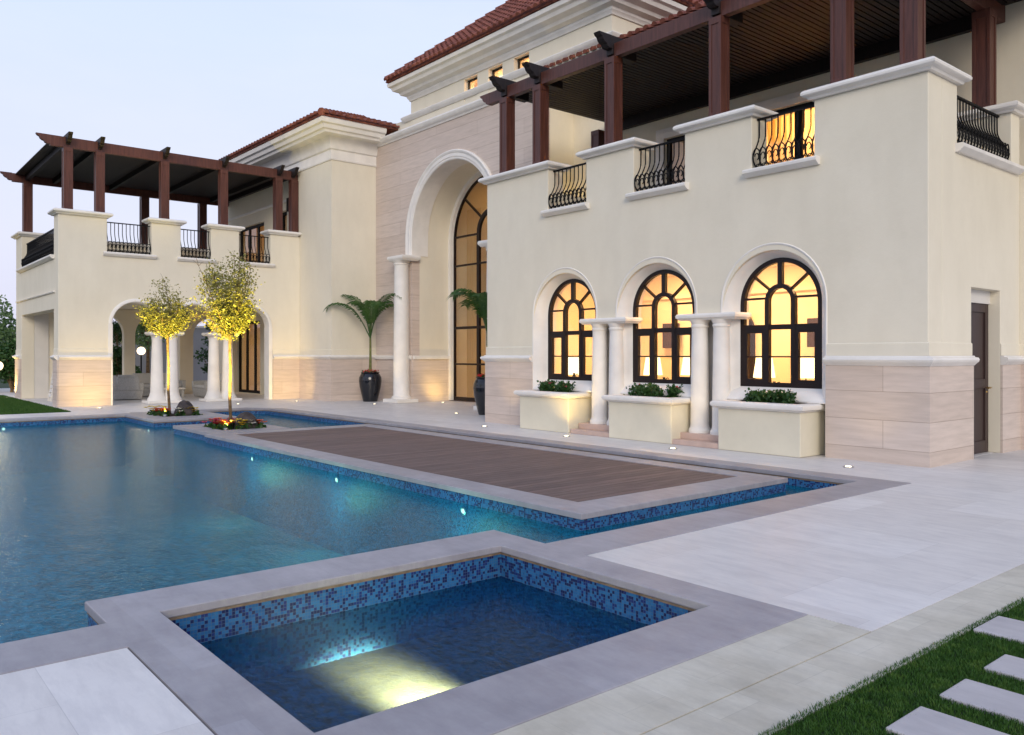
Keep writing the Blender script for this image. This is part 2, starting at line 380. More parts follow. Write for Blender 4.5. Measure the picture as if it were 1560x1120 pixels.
# main paving: everything outside coping; one sheet a little lower
PAV = [(-2.25,-9),(-2.25,6.4),(-2.25,13),(12,13),(12,40),(-60,40),(-60,5.15),(-25.25,5.15),(-25.25,-9),(-23.72,-9)]
hole = [(-4.6,-7.05)] 
flat('paving', [[(-2.30,4.62),(-2.30,14),(14,14),(14,30),(-45,30),(-45,5.15),(-25.3,5.15),(-25.3,-9),(-23.73,-9),(-23.73,6.3),(-24.0,6.3),(-24.0,9.61),(-22.91,10.33),(-4.62,10.33),(-4.62,4.63)]], -.12, 0, 'paving')
flat('travertine_border', [rect(-2.297, -1.95, -9, 7.2)], -.12, -.003, 'travertine')
flat('paving', [[(-4.77,-9),(-2.72,-9),(-2.72,1.24),(-4.77,1.24)]], -.12, 0, 'paving')
flat('travertine_border', [rect(-2.695,-2.303,-9,4.615)], -.12, -.001, 'travertine')
flat('paved_path', [rect(-2.295, 14, 7.2, 13.995)], -.12, -.001, 'paving')
# basins
def basin(name, loop, z0, z1, mat):
    n = len(loop); vs = [(x,y,z0) for x,y in loop]+[(x,y,z1) for x,y in loop]
    return struct(MB().add(vs, [(i,(i+1)%n,(i+1)%n+n,i+n) for i in range(n)]).build(name, mat, smooth=0))
basin('pool_wall', [(x,y) for x,y in grow(POOL, .018)], -1.35, -.05, 'mosaic')
struct(MB().prism([grow(POOL, .1)], XY, -1.45, -1.35).build('pool_floor', 'mosaic_floor', smooth=0))
basin('spa_wall', grow(SPA, .018), -.60, -.05, 'mosaic')
struct(MB().prism([grow(SPA, .1)], XY, -.7, -.60).build('spa_floor', 'spa_stone', smooth=0))
def sheet(name, loop, holes, z, mat='water'):
    tri = tessellate_polygon([[Vector((x,y,0)) for x,y in l] for l in [loop]+holes]); fl = [q for l in [loop]+holes for q in l]
    return struct(MB().add([(x,y,z) for x,y in fl], [tuple(t) for t in tri]).build(name, mat, smooth=0))
sheet('pool_water', grow(POOL, .02), [grow(DECKI, -.03), grow(TP, -.03)], ZW)
sheet('spa_water', grow(SPA, .02), [], ZS, 'spa_water')
M['edge_strip'] = plain('brown_edge_stone', (.22, .16, .11), .8, .2, 12, .4, 60)
for lp in (grow(SPA, .012), grow(POOL, .012)):
    struct(MB().sweep(lp, [(0,-.056),(0,-.074),(.03,-.074),(.03,-.056)], XY, True).build('pool_edge_trim', 'edge_strip', smooth=0))
# deck island
di = thing('deck_island', 'long rectangular timber deck island with pale stone coping in the pool', 'deck', (-11.2, 7.6, 0))
MB().prism([DECKI, list(reversed(rect(-16.12,-6.33,6.2,9.15)))], XY, -.055, .006).build('coping', 'coping', di, smooth=0, bevel=.006)
MB().box(-16.115,-6.335,6.205,9.145,-.08,-.006).build('decking', 'decking', di, smooth=0)
MB().prism([grow(DECKI, -.02)], XY, -1.349, -.0555).build('tiled_side', 'mosaic', di, smooth=0)
pl = thing('tree_planter', 'square stone planter island in the water at the left end of the deck', 'planter', (-17.7, 6.7, 0), 'planters for the lit trees')
MB().prism([TP, list(reversed(rect(-18.35,-17.0,6.3,7.2)))], XY, -.055, .015).build('coping', 'coping', pl, smooth=0, bevel=.006)
MB().box(-18.34,-17.01,6.31,7.19,-.08,-.02).build('soil', 'soil', pl)
MB().prism([grow([(-18.85,5.86),(-16.56,5.86),(-16.56,7.6),(-18.85,7.6)], -.02)], XY, -1.349, -.0555).build('tiled_side', 'mosaic', pl, smooth=0)
struct(MB().box(-23.04,-21.76,6.56,7.44,-.08,-.02).build('planting_soil', 'soil'))

# grass
def blades(name, region, n, h, w, z=0., seed=3):
    rn = random.Random(seed); b = MB(); xs0, xs1, ys0, ys1, bad = region
    i = 0
    while i < n:
        x = rn.uniform(xs0, xs1); y = rn.uniform(ys0, ys1)
        if bad(x, y): i += 1; continue
        a = rn.uniform(0, 2*PI); hh = h*rn.uniform(.5, 1.25); l = rn.uniform(0, .8)*hh; la = rn.uniform(0, 2*PI)
        dx, dy = math.cos(a)*w/2, math.sin(a)*w/2; ox, oy = math.cos(la)*l, math.sin(la)*l
        b.add([(x-dx,y-dy,z),(x+dx,y+dy,z),(x+dx*.7+ox*.4,y+dy*.7+oy*.4,z+hh*.6),(x-dx*.7+ox*.4,y-dy*.7+oy*.4,z+hh*.6),(x+ox,y+oy,z+hh)], [(0,1,2,3),(3,2,4)])
        i += 1
    o = b.build(name, 'grass', smooth=0); o['kind'] = 'stuff'; return o
STEPS = [(-1.66,-.3,3.45,3.79),(-1.66,-.3,3.98,4.28),(-1.66,-.3,4.50,4.79),(-1.93,-.3,5.08,5.46)]
struct(MB().box(-1.95, 14, -9, 7.2, -.12, -.012).build('lawn', 'lawn_soil', smooth=0))
struct(MB().box(-60, -25.3, -30, 5.15, -.12, -.012).build('lawn', 'lawn_soil', smooth=0))
def inb(x, y): 
    return any(x > a+.02 and x < b and y > c+.015 and y < d-.015 for a, b, c, d in STEPS)
blades('grass', (-1.98, -.5, 2.4, 6.3, inb), 150000, .024, .0038, -.012)
blades('grass', (-1.98, .8, 6.3, 7.2, inb), 16000, .032, .005, -.012, 5)
blades('grass', (-37, -25.3, 2.0, 5.14, lambda x, y: False), 50000, .05, .014, -.012, 6)
for i, (a, b, c, d) in enumerate(STEPS):
    o = MB().box(a, b, c, d, -.06, .012).build('stepping_stone', 'stepping', smooth=0, bevel=.008)
    tag(o, ['pale marble stepping stone in the grass nearest the bottom edge of the photo', 'stepping stone slab in the grass, second from the bottom', 'stepping stone slab in the grass, third from the bottom', 'stepping stone reaching furthest left, touching the travertine border'][i], 'stepping stone', 'stepping stones in the grass')

# ------------------------------------------------------------------ villa
V = thing('villa', 'cream Mediterranean villa with red tiled roofs, arches and lit windows', 'villa', (-15, 14, 0))
def part(b, name, mat, parent=V, **k): return b.build(name, mat, parent, **k)
CAPP = [(-.02,0),(.06,0),(.08,.03),(.125,.045),(.15,.07),(.155,.10),(.14,.13),(.11,.15),(-.02,.15)]
def cap(path, z, closed=False, mat='trim', name='parapet_cap', prof=CAPP, parent=V):
    return part(MB().sweep(path, [(o, z+h) for o, h in prof], XY, closed), name, mat, parent)
def capbox(x0, x1, y0, y1, z):
    b = MB().sweep(rect(x0,x1,y0,y1), [(o, z+h) for o, h in CAPP], XY, True); b.box(x0+.01, x1-.01, y0+.01, y1-.01, z+.005, z+.148)
    return part(b, 'parapet_cap', 'trim')
SILLP = [(-.02,0),(.05,0),(.09,.03),(.13,.06),(.135,.10),(.11,.125),(-.02,.125)]

# --- right wing (RB)
RBX0, RBX1, RBY = -15.25, -5.12, 11.94
PT, GZ = 5.62, 4.70
gaps = [(-13.11,-11.95),(-10.65,-9.42),(-8.01,-6.87)]
out = [(RBX0,0),(-13.57,0)]
AC = [-12.62,-10.13,-7.64]; SPR = 2.37; RO = .95
# notch over the arcade
path = [(-13.57,0)]
for i, c in enumerate(AC):
    path += arc(c, SPR, RO, PI, 0, 22)
    if i < 2: path += [(c+RO, 2.31),(AC[i+1]-RO, 2.31)]
path += [(-6.69,0)]
loop = [(RBX0,0)]+path+[(RBX1,0),(RBX1,PT)]
for a, b in reversed(gaps): loop += [(b,PT),(b,GZ),(a,GZ),(a,PT)]
loop += [(RBX0,PT)]
part(MB().prism([loop], XZ(RBY), 0, .45), 'wall', 'stucco', smooth=0, bevel=.012)
# side wall facing +X (butted behind front wall)
sy = RBY+.45
loop = [(sy,0),(13.43,0),(13.43,2.63),(14.58,2.63),(14.58,0),(15.42,0),(15.42,PT),(15.05,PT),(15.05,4.72),(12.91,4.72),(12.91,PT),(sy,PT)]
part(MB().prism([loop], YZ(RBX1), 0, .45), 'wall', 'stucco', smooth=0, bevel=.01)
part(MB().box(-6.2, RBX1-.452, 15.05, 15.5, 4.5, PT), 'parapet_pier', 'stucco', smooth=0)
part(MB().box(-6.2, -5.0, 15.422, 30, 0, 4.6), 'wall', 'stucco', smooth=0)
# left hidden side and rear floor slab
part(MB().box(RBX0, RBX0+.3, sy, 20, 0, PT), 'wall', 'stucco', smooth=0)
part(MB().box(RBX0+.3, RBX1-.452, sy+.002, 16.0, 4.35, 4.55), 'terrace_floor', 'trim', smooth=0)
# recess wall behind the arcade with window openings
WR = .765; WS = 2.45; WB = 1.05; WCs = AC; RY = 12.24
holes = [list(reversed(archloop(c, WS, WR, WB))) for c in WCs]
part(MB().prism([[(-13.8,0.001),(-6.4,0.001),(-6.4,3.6),(-13.8,3.6)]]+holes, XZ(RY), 0, .2), 'recess_wall', 'white_paint', smooth=0)
for c in WCs:
    pth = [(c-WR, WB)]+arc(c, WS, WR, PI, 0, 28)+[(c+WR, WB)]
    prof = [(.004,0.04),(.004,-.03),(-.012,-.055),(-.03,-.075),(-.055,-.15),(-.095,-.21),(-.145,-.262),(-.185,-.295),(-.20,-.312),(-.218,-.316),(-.228,-.308),(-.23,-.29),(-.20,0.02)]
    part(MB().sweep(pth, prof, lambda a, b, h: (a, RY+h, b), True), 'window_surround', 'trim', smooth=50)
# arch roll bead and slabs
def column(x, y, z0, z1, r, name='column', parent=V, sq=False):
    h = z1-z0
    prof = [(r*1.22,0),(r*1.22,.05),(r*1.15,.075),(r*1.06,.09),(r*1.03,.12)]
    for i in range(9):
        t = i/8; prof.append((r*(1.0-.14*t**1.6), .14+(h-.30)*t))
    prof += [(r*.9, h-.13),(r*.97, h-.12),(r*.97, h-.09),(r*.88, h-.08),(r*1.0, h-.04),(r*1.12, h)]
    return part(MB().lathe(prof, (x,y,z0), 28), name, 'trim', parent, smooth=40)
for c in (-11.375, -8.885):
    x0, x1 = c-.56, c+.56
    b = MB().sweep([(x0,12.3),(x0,11.88),(x1,11.88),(x1,12.3)], [(-.02,2.21),(.03,2.21),(.05,2.235),(.075,2.25),(.08,2.29),(.06,2.325),(-.02,2.325)], XY)
    b.box(x0+.01,x1-.01,11.89,12.24,2.215,2.322)
    part(b, 'impost_slab', 'trim')
    for dx in (-.235,.235): column(c+dx, 11.99, .20, 2.213, .165)
    part(MB().box(c-.60,c+.60,11.515,12.24,.001,.09), 'plinth_step', 'pink_step', smooth=0, bevel=.008)
    part(MB().box(c-.59,c+.59,11.74,12.24,.09,.20), 'plinth_step', 'pink_step', smooth=0, bevel=.008)
# stone base + string course, right wing
def base_run(pts, z1=1.43, th=.035):
    """stone base + string course along an open path on the wall faces"""
    b = MB().sweep(pts, [(0,0),(th,0),(th,z1),(0,z1)], XY); part(b, 'stone_base', 'stone', smooth=0)
    part(MB().sweep(pts, [(0,1.43),(th+.01,1.43),(th+.035,1.455),(th+.05,1.47),(th+.075,1.49),(th+.085,1.52),(th+.07,1.55),(th+.02,1.56),(th+.01,1.58),(0,1.58)], XY), 'string_course', 'trim')
    part(MB().sweep(pts, [(0,1.582),(.014,1.582),(.014,1.76),(0,1.775)], XY), 'plaster_band', 'stucco')
base_run([(RBX0,14.8),(RBX0,RBY),(-13.60,RBY)])
base_run([(-6.66,RBY),(RBX1,RBY),(RBX1,13.43)])
base_run([(RBX1,14.58),(RBX1,15.42),(-4.98,15.42),(-4.98,30)])
# caps, sills
def wallcap(x0, x1): capbox(x0, x1, RBY, RBY+.45, PT)
wallcap(RBX0, -13.11); wallcap(-11.95,-10.65); wallcap(-9.42,-8.01)
bb = MB().sweep([(-6.87,12.40),(-6.87,RBY),(RBX1,RBY),(RBX1,12.91),(RBX1-.45,12.91),(RBX1-.45,12.40)], [(o, PT+h) for o,h in CAPP], XY, True)
bb.box(-6.86,RBX1-.01,RBY+.01,12.39,PT+.005,PT+.148).box(RBX1-.44,RBX1-.01,12.391,12.90,PT+.005,PT+.148)
part(bb, 'parapet_cap', 'trim')
capbox(-6.2, RBX1, 15.05, 15.5, PT)
for a, b in gaps:
    part(MB().sweep([(a-.10,RBY),(b+.10,RBY)], [(o, 4.585+h) for o,h in SILLP], XY).box(a,b,RBY-.01,RBY+.449,4.701,4.712), 'balcony_sill', 'trim')
part(MB().sweep([(RBX1,12.83),(RBX1,15.30)], [(o, 4.61+h) for o,h in SILLP], XY).box(RBX1-.449,RBX1+.01,12.92,15.04,4.721,4.734), 'balcony_sill', 'trim')
# railings
def railing(x0, x1, y, z0, z1, face, seglen=.125):
    """face 'y': runs along X and bellies to -Y; 'x': runs along Y at X=y and bellies to +X; 'w': runs along X, far away"""
    if face == 'x': f = lambda a, d, z: (y+d, a, z)
    else: f = lambda a, d, z: (a, y-d, z)
    root = MB()
    h = z1-z0
    def bx(a0, a1, d0, d1, za, zb):
        p = f(a0, d0, za); q = f(a1, d1, zb); root.box(min(p[0],q[0]),max(p[0],q[0]),min(p[1],q[1]),max(p[1],q[1]),za,zb)
    bx(x0, x1, -.025, .025, z1-.03, z1)
    r = part(root, 'balcony_railing', 'iron', smooth=0)
    def sub(b, n): 
        o = b.build(n, 'iron', None, smooth=60); o.parent = r; o.location = (0,0,0); return o
    b2 = MB(); p = f(x0, .06, z0+.03); q = f(x1, .085, z0+.05)
    b2.box(min(p[0],q[0]),max(p[0],q[0]),min(p[1],q[1]),max(p[1],q[1]),z0+.03,z0+.05); sub(b2, 'bottom_rail')
    n = max(2, round((x1-x0)/seglen)); prot = None; ps = None
    for i in range(n+1):
        a = x0+.03+(x1-x0-.06)*i/n
        if prot is None:
            a0 = a; pts = []
            for k in range(15):
                t = k/14; z = z1-.02-(h-.03)*t
                d = 0 if t < .3 else .19*math.sin(min(1, (t-.3)/.55)*PI/2)**2 if t < .8 else .19-.13*((t-.8)/.2)**1.5
                pts.append(f(a, d, z))
            prot = sub(MB().tube(pts, .0125, 5), 'baluster')
        else:
            c = prot.copy(); COL.objects.link(c); c.location = (a-a0,0,0) if face != 'x' else (0,a-a0,0)
        if i < n:
            m = a+(x1-x0-.06)/n/2
            if ps is None:
                m0 = m; w = (x1-x0-.06)/n*.62; b3 = MB()
                b3.tube([f(m+w*math.cos(q), .17+.01*math.sin(q), z0+.19+.15*math.sin(q)) for q in [2*PI*k/14 for k in range(15)]], .011, 5)
                b3.tube([f(m+w*.5*math.cos(q), .17, z0+.20+.06*math.sin(q)) for q in [-1.2+4.2*k/8 for k in range(9)]], .010, 4)
                b3.tube([f(m+w*.6*math.cos(q), .13, z0+.045+.04*math.sin(q)) for q in [PI*k/6 for k in range(7)]], .010, 4)
                ps = sub(b3, 'scroll')
            else:
                c = ps.copy(); COL.objects.link(c); c.location = (m-m0,0,0) if face != 'x' else (0,m-m0,0)
    return r
for a, b in gaps: railing(a+.005, b-.005, RBY+.17, 4.715, 5.60, 'y')
railing(12.92, 15.04, RBX1-.20, 4.735, 5.60, 'x', .12)
# side door
d = part(MB().box(RBX1-.26,RBX1-.20,13.44,14.57,0.01,2.42), 'side_door', 'door_wood', smooth=0, bevel=.004)
def sub(b, name, mat, par, **k): return b.build(name, mat, par, **k)
db = MB()
for y0, y1 in ((13.44,13.56),(14.45,14.57)): db.box(RBX1-.199,RBX1-.175,y0,y1,.01,2.42)
for z0, z1 in ((.01,.2),(1.05,1.2),(2.28,2.42)): db.box(RBX1-.1985,RBX1-.176,13.561,14.449,z0,z1)
sub(db, 'door_rail', 'door_wood', d, smooth=0, bevel=.003)
sub(MB().tube([(RBX1-.175,14.50,1.06),(RBX1-.11,14.50,1.06),(RBX1-.10,14.48,1.06),(RBX1-.10,14.36,1.05)], .011, 8).lathe([(.0,0),(.03,0),(.03,.02),(0,.02)], (RBX1-.19,14.50,.98), 12), 'door_handle', 'brass', d)
part(MB().box(RBX1-.24,RBX1-.15,13.431,14.579,2.421,2.629), 'door_lintel', 'white_paint', smooth=0)
part(MB().box(RBX1-.60,RBX1-.455,13.2,14.8,0,2.9), 'wall', 'white_paint', smooth=0)
struct(MB().box(-6.9,-5.2,13.5,14.5,-.02,.0035).build('threshold', 'paving', smooth=0))

# arched casement windows
def arch_window(cx, cz, r, zb, y, fw, mw, central, bars, sash, parent=V, mat='bronze'):
    b = MB(); pth = [(cx-r,zb)]+arc(cx,cz,r,PI,0,30)+[(cx+r,zb)]
    b.sweep(pth, [(0,-.05),(fw,-.05),(fw,.03),(0,.03)], lambda a, q, h: (a, y+h, q), True)
    w = part(b, 'arched_window', mat, parent, smooth=30)
    g = MB(); tri = [(a,q) for a,q in pth]; g.prism([tri], XZ(y), -.006, -.002); sub(g, 'pane', 'glass', w, smooth=0)
    m = MB(); cw, cr = central; ri = r-fw*.5
    bw = mw/2
    # central light: two mullions and arch
    for s_ in (-1,1): m.box(cx+s_*cw-bw, cx+s_*cw+bw, y-.055, y+.035, zb+fw*.9, cr)
    m.sweep(arc(cx,cr,cw+bw,PI,0,16), [(0,-.0545),(mw,-.0545),(mw,.0345),(0,.0345)], lambda a, q, h: (a, y+h, q))
    # radial bars
    for a, wd in ((PI/2, bw*1.15),(PI*.24,bw*.42),(PI*.76,bw*.42)):
        p0 = Vector((cx+(cw+bw*.8)*math.cos(a), cr+(cw+bw*.8)*math.sin(a))); p1 = Vector((cx+ri*math.cos(a*1.0), cz+ri*math.sin(a)))
        dd = (p1-p0); ln = dd.length/2; dd.normalize(); mid = (p0+p1)/2
        m.obox((mid.x,y-.012,mid.y), (dd.x*ln,0,dd.y*ln), (0,.036,0), (-dd.y*wd,0,dd.x*wd))
    sub(m, 'mullion', mat, w, smooth=0)
    h = MB()
    for z, tk, full in bars:
        ext = math.sqrt(max(0, ri*ri-max(0, z-cz)**2))
        if full: h.box(cx-ext, cx+ext, y-.045, y+.02, z-tk/2, z+tk/2)
        else:
            h.box(cx-ext, cx-cw, y-.045, y+.02, z-tk/2, z+tk/2); h.box(cx+cw, cx+ext, y-.045, y+.02, z-tk/2, z+tk/2)
    sub(h, 'glazing_bar', mat, w, smooth=0)
    if sash:
        z0, z1, t = sash
        for s_ in (-1,1):
            xa, xb = sorted((cx+s_*(cw+bw), cx+s_*(r-fw)))
            loop_ = [(xa,z0),(xb,z0),(xb,z1),(xa,z1)]
            k = MB().prism([loop_, [(xa+t,z1-t),(xb-t,z1-t),(xb-t,z0+t),(xa+t,z0+t)]], XZ(y), -.048, .015)
            sub(k, 'sash', mat, w, smooth=0)
    return w
WY = RY+.0
for c in WCs:
    arch_window(c, WS, WR, WB, WY, .075, .075, (.245, 2.50), [(2.55,.035,False),(2.06,.085,True),(1.56,.025,True)], (WB+.07, 2.02, .06))

# room behind the arcade: warm plaster box, ceiling lamps, curtains
def room(x0, x1, y0, y1, z0, z1, lamps, power, col=(1,.66,.32), wallmat='interior', leave_front=True):
    b = MB(); b.box(x0-.1,x0,y0,y1,z0,z1); b.box(x1,x1+.1,y0,y1,z0,z1); b.box(x0,x1,y1,y1+.1,z0,z1); b.box(x0,x1,y0,y1,z1,z1+.1)
    part(b, 'interior_wall', wallmat, smooth=0)
    part(MB().box(x0,x1,y0,y1,z0-.02,z0+.01), 'interior_floor', 'pink_step', smooth=0)
    for (lx, ly, lz) in lamps:
        part(MB().lathe([(0.0,-.06),(.16,-.05),(.2,0),(0,.0)], (lx,ly,lz), 16, cap=False), 'room_lamp', 'room_lamp')
        ld = bpy.data.lights.new('room_light', 'AREA'); ld.energy = power; ld.color = col; ld.size = .8; ld.shape = 'DISK'
        lo = bpy.data.objects.new('room_light', ld); COL.objects.link(lo); lo.parent = V; lo.location = (lx+15, ly-14, lz-.09)
room(-14.6,-5.75,12.445,15.8,0.02,3.75,[(-12.3,14.2,3.7),(-9.9,14.2,3.7),(-7.4,14.2,3.7)], 125, (1,.59,.27))
# inner openings and furniture seen as silhouettes
part(MB().prism([archloop(-11.05, 2.1, .55, .03, 16)], XZ(15.72), 0, .07), 'interior_door', 'bronze', smooth=0)
part(MB().box(-14.5,-5.8,15.70,15.798,2.95,3.05).box(-14.5,-5.8,15.66,15.798,3.5,3.74), 'interior_cornice', 'interior', smooth=0)
part(MB().box(-14.55,-5.8,12.46,12.75,.03,.99), 'window_shelf', 'interior', smooth=0)
def drape(x0, x1, y, z0, z1, n=9, amp=.035):
    b = MB(); k = n*6; vs = []; 
    for i in range(k+1):
        t = i/k; x = x0+(x1-x0)*t; yy = y+amp*math.sin(t*n*2*PI)
        vs += [(x,yy,z0),(x,yy*1.0,z1)]
    b.add(vs, [(2*i,2*i+2,2*i+3,2*i+1) for i in range(k)]); return part(b, 'curtain', 'curtain', smooth=80)
for c in WCs:
    drape(c+.30, c+.62, 12.95, .05, 3.3, 4)

for i, (x, hgt) in enumerate(((-12.98,.2),(-12.05,.16),(-10.45,.16),(-9.62,.16),(-8.0,.14),(-7.1,.22))):
    b = MB().lathe([(.0,0),(.075,0),(.08,.03),(.04,.06),(.05,hgt*.6),(.02,hgt*.75),(.03,hgt),(0,hgt)], (x,12.60,.99), 14)
    b.tube([(x+.03,12.60,.99+hgt*.75),(x+.10,12.60,.99+hgt*.95),(x+.12,12.60,.99+hgt*.8)], .009, 5)
    o = b.build('ornament', 'iron'); wn = ['leftmost', 'middle', 'right'][i//2]
    tag(o, 'small dark jug on the sill inside the %s arched ground floor window, its %s side' % (wn, 'left' if i % 2 == 0 else 'right'), 'jug', 'dark jugs on the window sills')

for x, y in ((-13.75,13.35),(-12.35,14.5),(-11.75,15.1),(-9.5,14.6),(-8.75,14.9)):  # glowing floor lamps added to brighten the lower part of the windows
    part(MB().lathe([(.0,0),(.13,0),(.13,.03),(.015,.04),(.015,1.15)], (x,y,.03), 14), 'added_lamp_stand', 'bronze')
    part(MB().lathe([(.22,1.10),(.16,1.5),(.0,1.5)], (x,y,.03), 18, cap=False), 'added_floor_lamp', 'added_lamp_shade')
for a_, b_ in ((-13.0,-12.5),(-9.15,-8.7)): part(MB().box(a_,b_,15.62,15.655,1.75,2.35), 'wall_picture', 'door_wood', smooth=0)
part(MB().box(-10.2,-8.4,14.2,15.0,.031,.55).box(-10.2,-8.4,15.01,15.2,.031,1.0), 'interior_sofa', 'cushion', smooth=0, bevel=.05)
# planter boxes
def planter_box(c, lab):
    x0, x1 = c-.76, c+.76; t = thing('planter_box', lab, 'planter box', (c, 11.8, 0), 'cream planter boxes under the arched windows')
    b = MB().prism([rect(x0,x1,11.485,12.20)], XY, 0.003, .70); b.build('box', 'cream_box', t, smooth=0, bevel=.012)
    prof = [(-.02,.70),(.03,.70),(.045,.72),(.085,.735),(.10,.77),(.095,.80),(.07,.82),(-.14,.82),(-.14,.70)]
    MB().sweep(rect(x0,x1,11.485,12.20), prof, XY, True).build('rim', 'trim', t)
    MB().box(x0+.13,x1-.13,11.63,12.07,.701,.78).build('soil', 'soil', t)
def leafcloud(b, pts, size, rn, asp=.5):
    for p in pts:
        d = Vector((rn.gauss(0,1),rn.gauss(0,1),rn.gauss(.35,.8))).normalized(); u = d.cross(Vector((rn.gauss(0,1),rn.gauss(0,1),rn.gauss(0,1)))).normalized()
        s = size*rn.uniform(.6,1.3); p = Vector(p); w = u*s*asp; c = d.cross(u)*s*.12
        b.add([p, p+d*s*.45+w+c, p+d*s, p+d*s*.45-w+c], [(0,1,2,3)])
def shrub(c, y, z, lx, ly, h, n, lab, grp, seed, flower=None):
    rn = random.Random(seed); t = thing('shrub', lab, 'shrub', (c,y,z), grp)
    tops = [(rn.uniform(-lx,lx), rn.uniform(-ly,ly), rn.uniform(.6,1)*h) for _ in range(16)]
    st = MB()
    for a, b_, hh in tops: st.tube([(c+a*.6,y+b_*.6,z-.02),(c+a*.85,y+b_*.9,z+hh*.5),(c+a,y+b_,z+hh*.9)], [.007,.005,.002], 4)
    st.build('stem', 'palm_stem', t)
    pts = []
    for _ in range(n):
        a, b_, hh = rn.choice(tops); pts.append((c+a+rn.gauss(0,.05), y+b_+rn.gauss(0,.05), max(z+.01, z+hh*rn.uniform(.15,1)+rn.gauss(0,.02))))
    lb = MB(); leafcloud(lb, pts, .055, rn); lb.build('foliage', 'shrub_leaf', t, smooth=0)
    if flower:
        fb = MB(); fp = []
        for a, b_, hh in tops[:7]:
            if a < -lx*.2 or a > lx*.6: fp += [(c+a+rn.gauss(0,.02), y+b_+rn.gauss(0,.02), z+hh+rn.uniform(-.02,.04)) for _ in range(10)]
        leafcloud(fb, fp, .035, rn, .6); fb.build('blossom', flower, t, smooth=0)
names = ['leftmost', 'middle', 'rightmost']
for i, c in enumerate((-12.76,-10.12,-7.60)):
    planter_box(c, 'cream rendered planter box with white rim below the %s arched window' % names[i])
shrub(-12.72, 11.84, .78, .52, .16, .24, 1500, 'low green shrub growing in the leftmost planter box', 'shrubs in the planter boxes', 1, 'petal_pink')
shrub(-10.10, 11.84, .78, .50, .16, .24, 1500, 'low shrub with dark red blossom in the middle planter box', 'shrubs in the planter boxes', 2, 'petal_red')
shrub(-7.55, 11.84, .78, .48, .16, .22, 1500, 'plain dense green shrub growing in the rightmost planter box', 'shrubs in the planter boxes', 3)

# --- right wing upper storey
UY = 16.05
UD = (-10.75,-8.6,4.56,7.02); UD2 = (-13.3,-12.2,4.56,7.0)
hl = [[(a,z0),(a,z1),(b,z1),(b,z0)] for a,b,z0,z1 in (UD,UD2)]
part(MB().prism([[(-16.6,4.3),(6,4.3),(6,9.2),(-16.6,9.2)]]+hl, XZ(UY), 0, .3), 'upper_wall', 'stucco', smooth=0)
for (a,b,z0,z1) in (UD,UD2):
    part(MB().sweep([(a,z0),(a,z1),(b,z1),(b,z0)], [(-.0,-.03),(-.0,.02),(-.22,.02),(-.24,-.04),(-.12,-.05)], lambda p, q, h: (p, UY+h, q)), 'door_surround', 'trim', smooth=0)
    w = part(MB().sweep([(a,z0),(a,z1),(b,z1),(b,z0)], [(0,0),(.11,0),(.11,.08),(0,.08)], lambda p, q, h: (p, UY+.1+h, q), True), 'terrace_window', 'iron', smooth=0)
    n = 2 if b-a > 1.5 else 1; mb = MB()
    for k in range(1, n): x = a+(b-a)*k/n; mb.box(x-.09, x+.09, UY+.11, UY+.17, z0+.1, z1-.1)
    if n > 1: sub(mb, 'mullion', 'iron', w, smooth=0)
    sub(MB().box(a+.1,b-.1,UY+.14,UY+.146,z0+.1,z1-.1), 'pane', 'glass', w, smooth=0)
room(-11.6,-7.5,UY+.302,19,4.56,7.4,[(-9.7,17.5,7.35)], 190)
room(-14.2,-11.75,UY+.302,19,4.56,7.4,[(-13.3,18.6,7.35)], 4, (.6,.6,1.))
drape(-10.70,-8.65, UY+.55, 4.6, 7.0, 14, .05)
# right-wing roof with tiles
def tiles(name, P0, U, Wd, up, pitch, runfn, tw=.26, tl=.42, maxrun=2.6, wide=True, parent=V):
    """P0 eave start (x,y,z), U unit eave dir, Wd horizontal upslope unit dir, up width along eave"""
    b = MB(); P0 = Vector(P0); U = Vector(U); S_ = Vector((Wd[0],Wd[1],pitch)).normalized(); Nn = U.cross(S_)
    if Nn.z < 0: Nn = -Nn
    n = int(up/tw); cosp = math.hypot(S_.x, S_.y)
    for i in range(n):
        u = (i+.5)*tw; run = min(maxrun, runfn(u))/cosp
        if run < .1: continue
        k = max(1, math.ceil(run/tl))
        for j in range(k):
            s0 = j*tl-.05; s1 = min(run, (j+1)*tl)+.04
            if s1 <= s0: continue
            jit = random.uniform(-.006,.006); vs = []
            for (sv, rr, lift) in ((s0, tw*.36, .03),(s1, tw*.29, .0)):
                for q in range(7):
                    a = PI*q/6; vs.append(P0+U*(u+jit+math.cos(a)*rr)+S_*sv+Nn*(math.sin(a)*rr*1.05+lift))
            o = len(b.v); b.v += [tuple(v) for v in vs]; b.f += [(o+q,o+q+1,o+q+8,o+q+7) for q in range(6)]; b.f.append(tuple(o+q for q in range(7)))
    return b
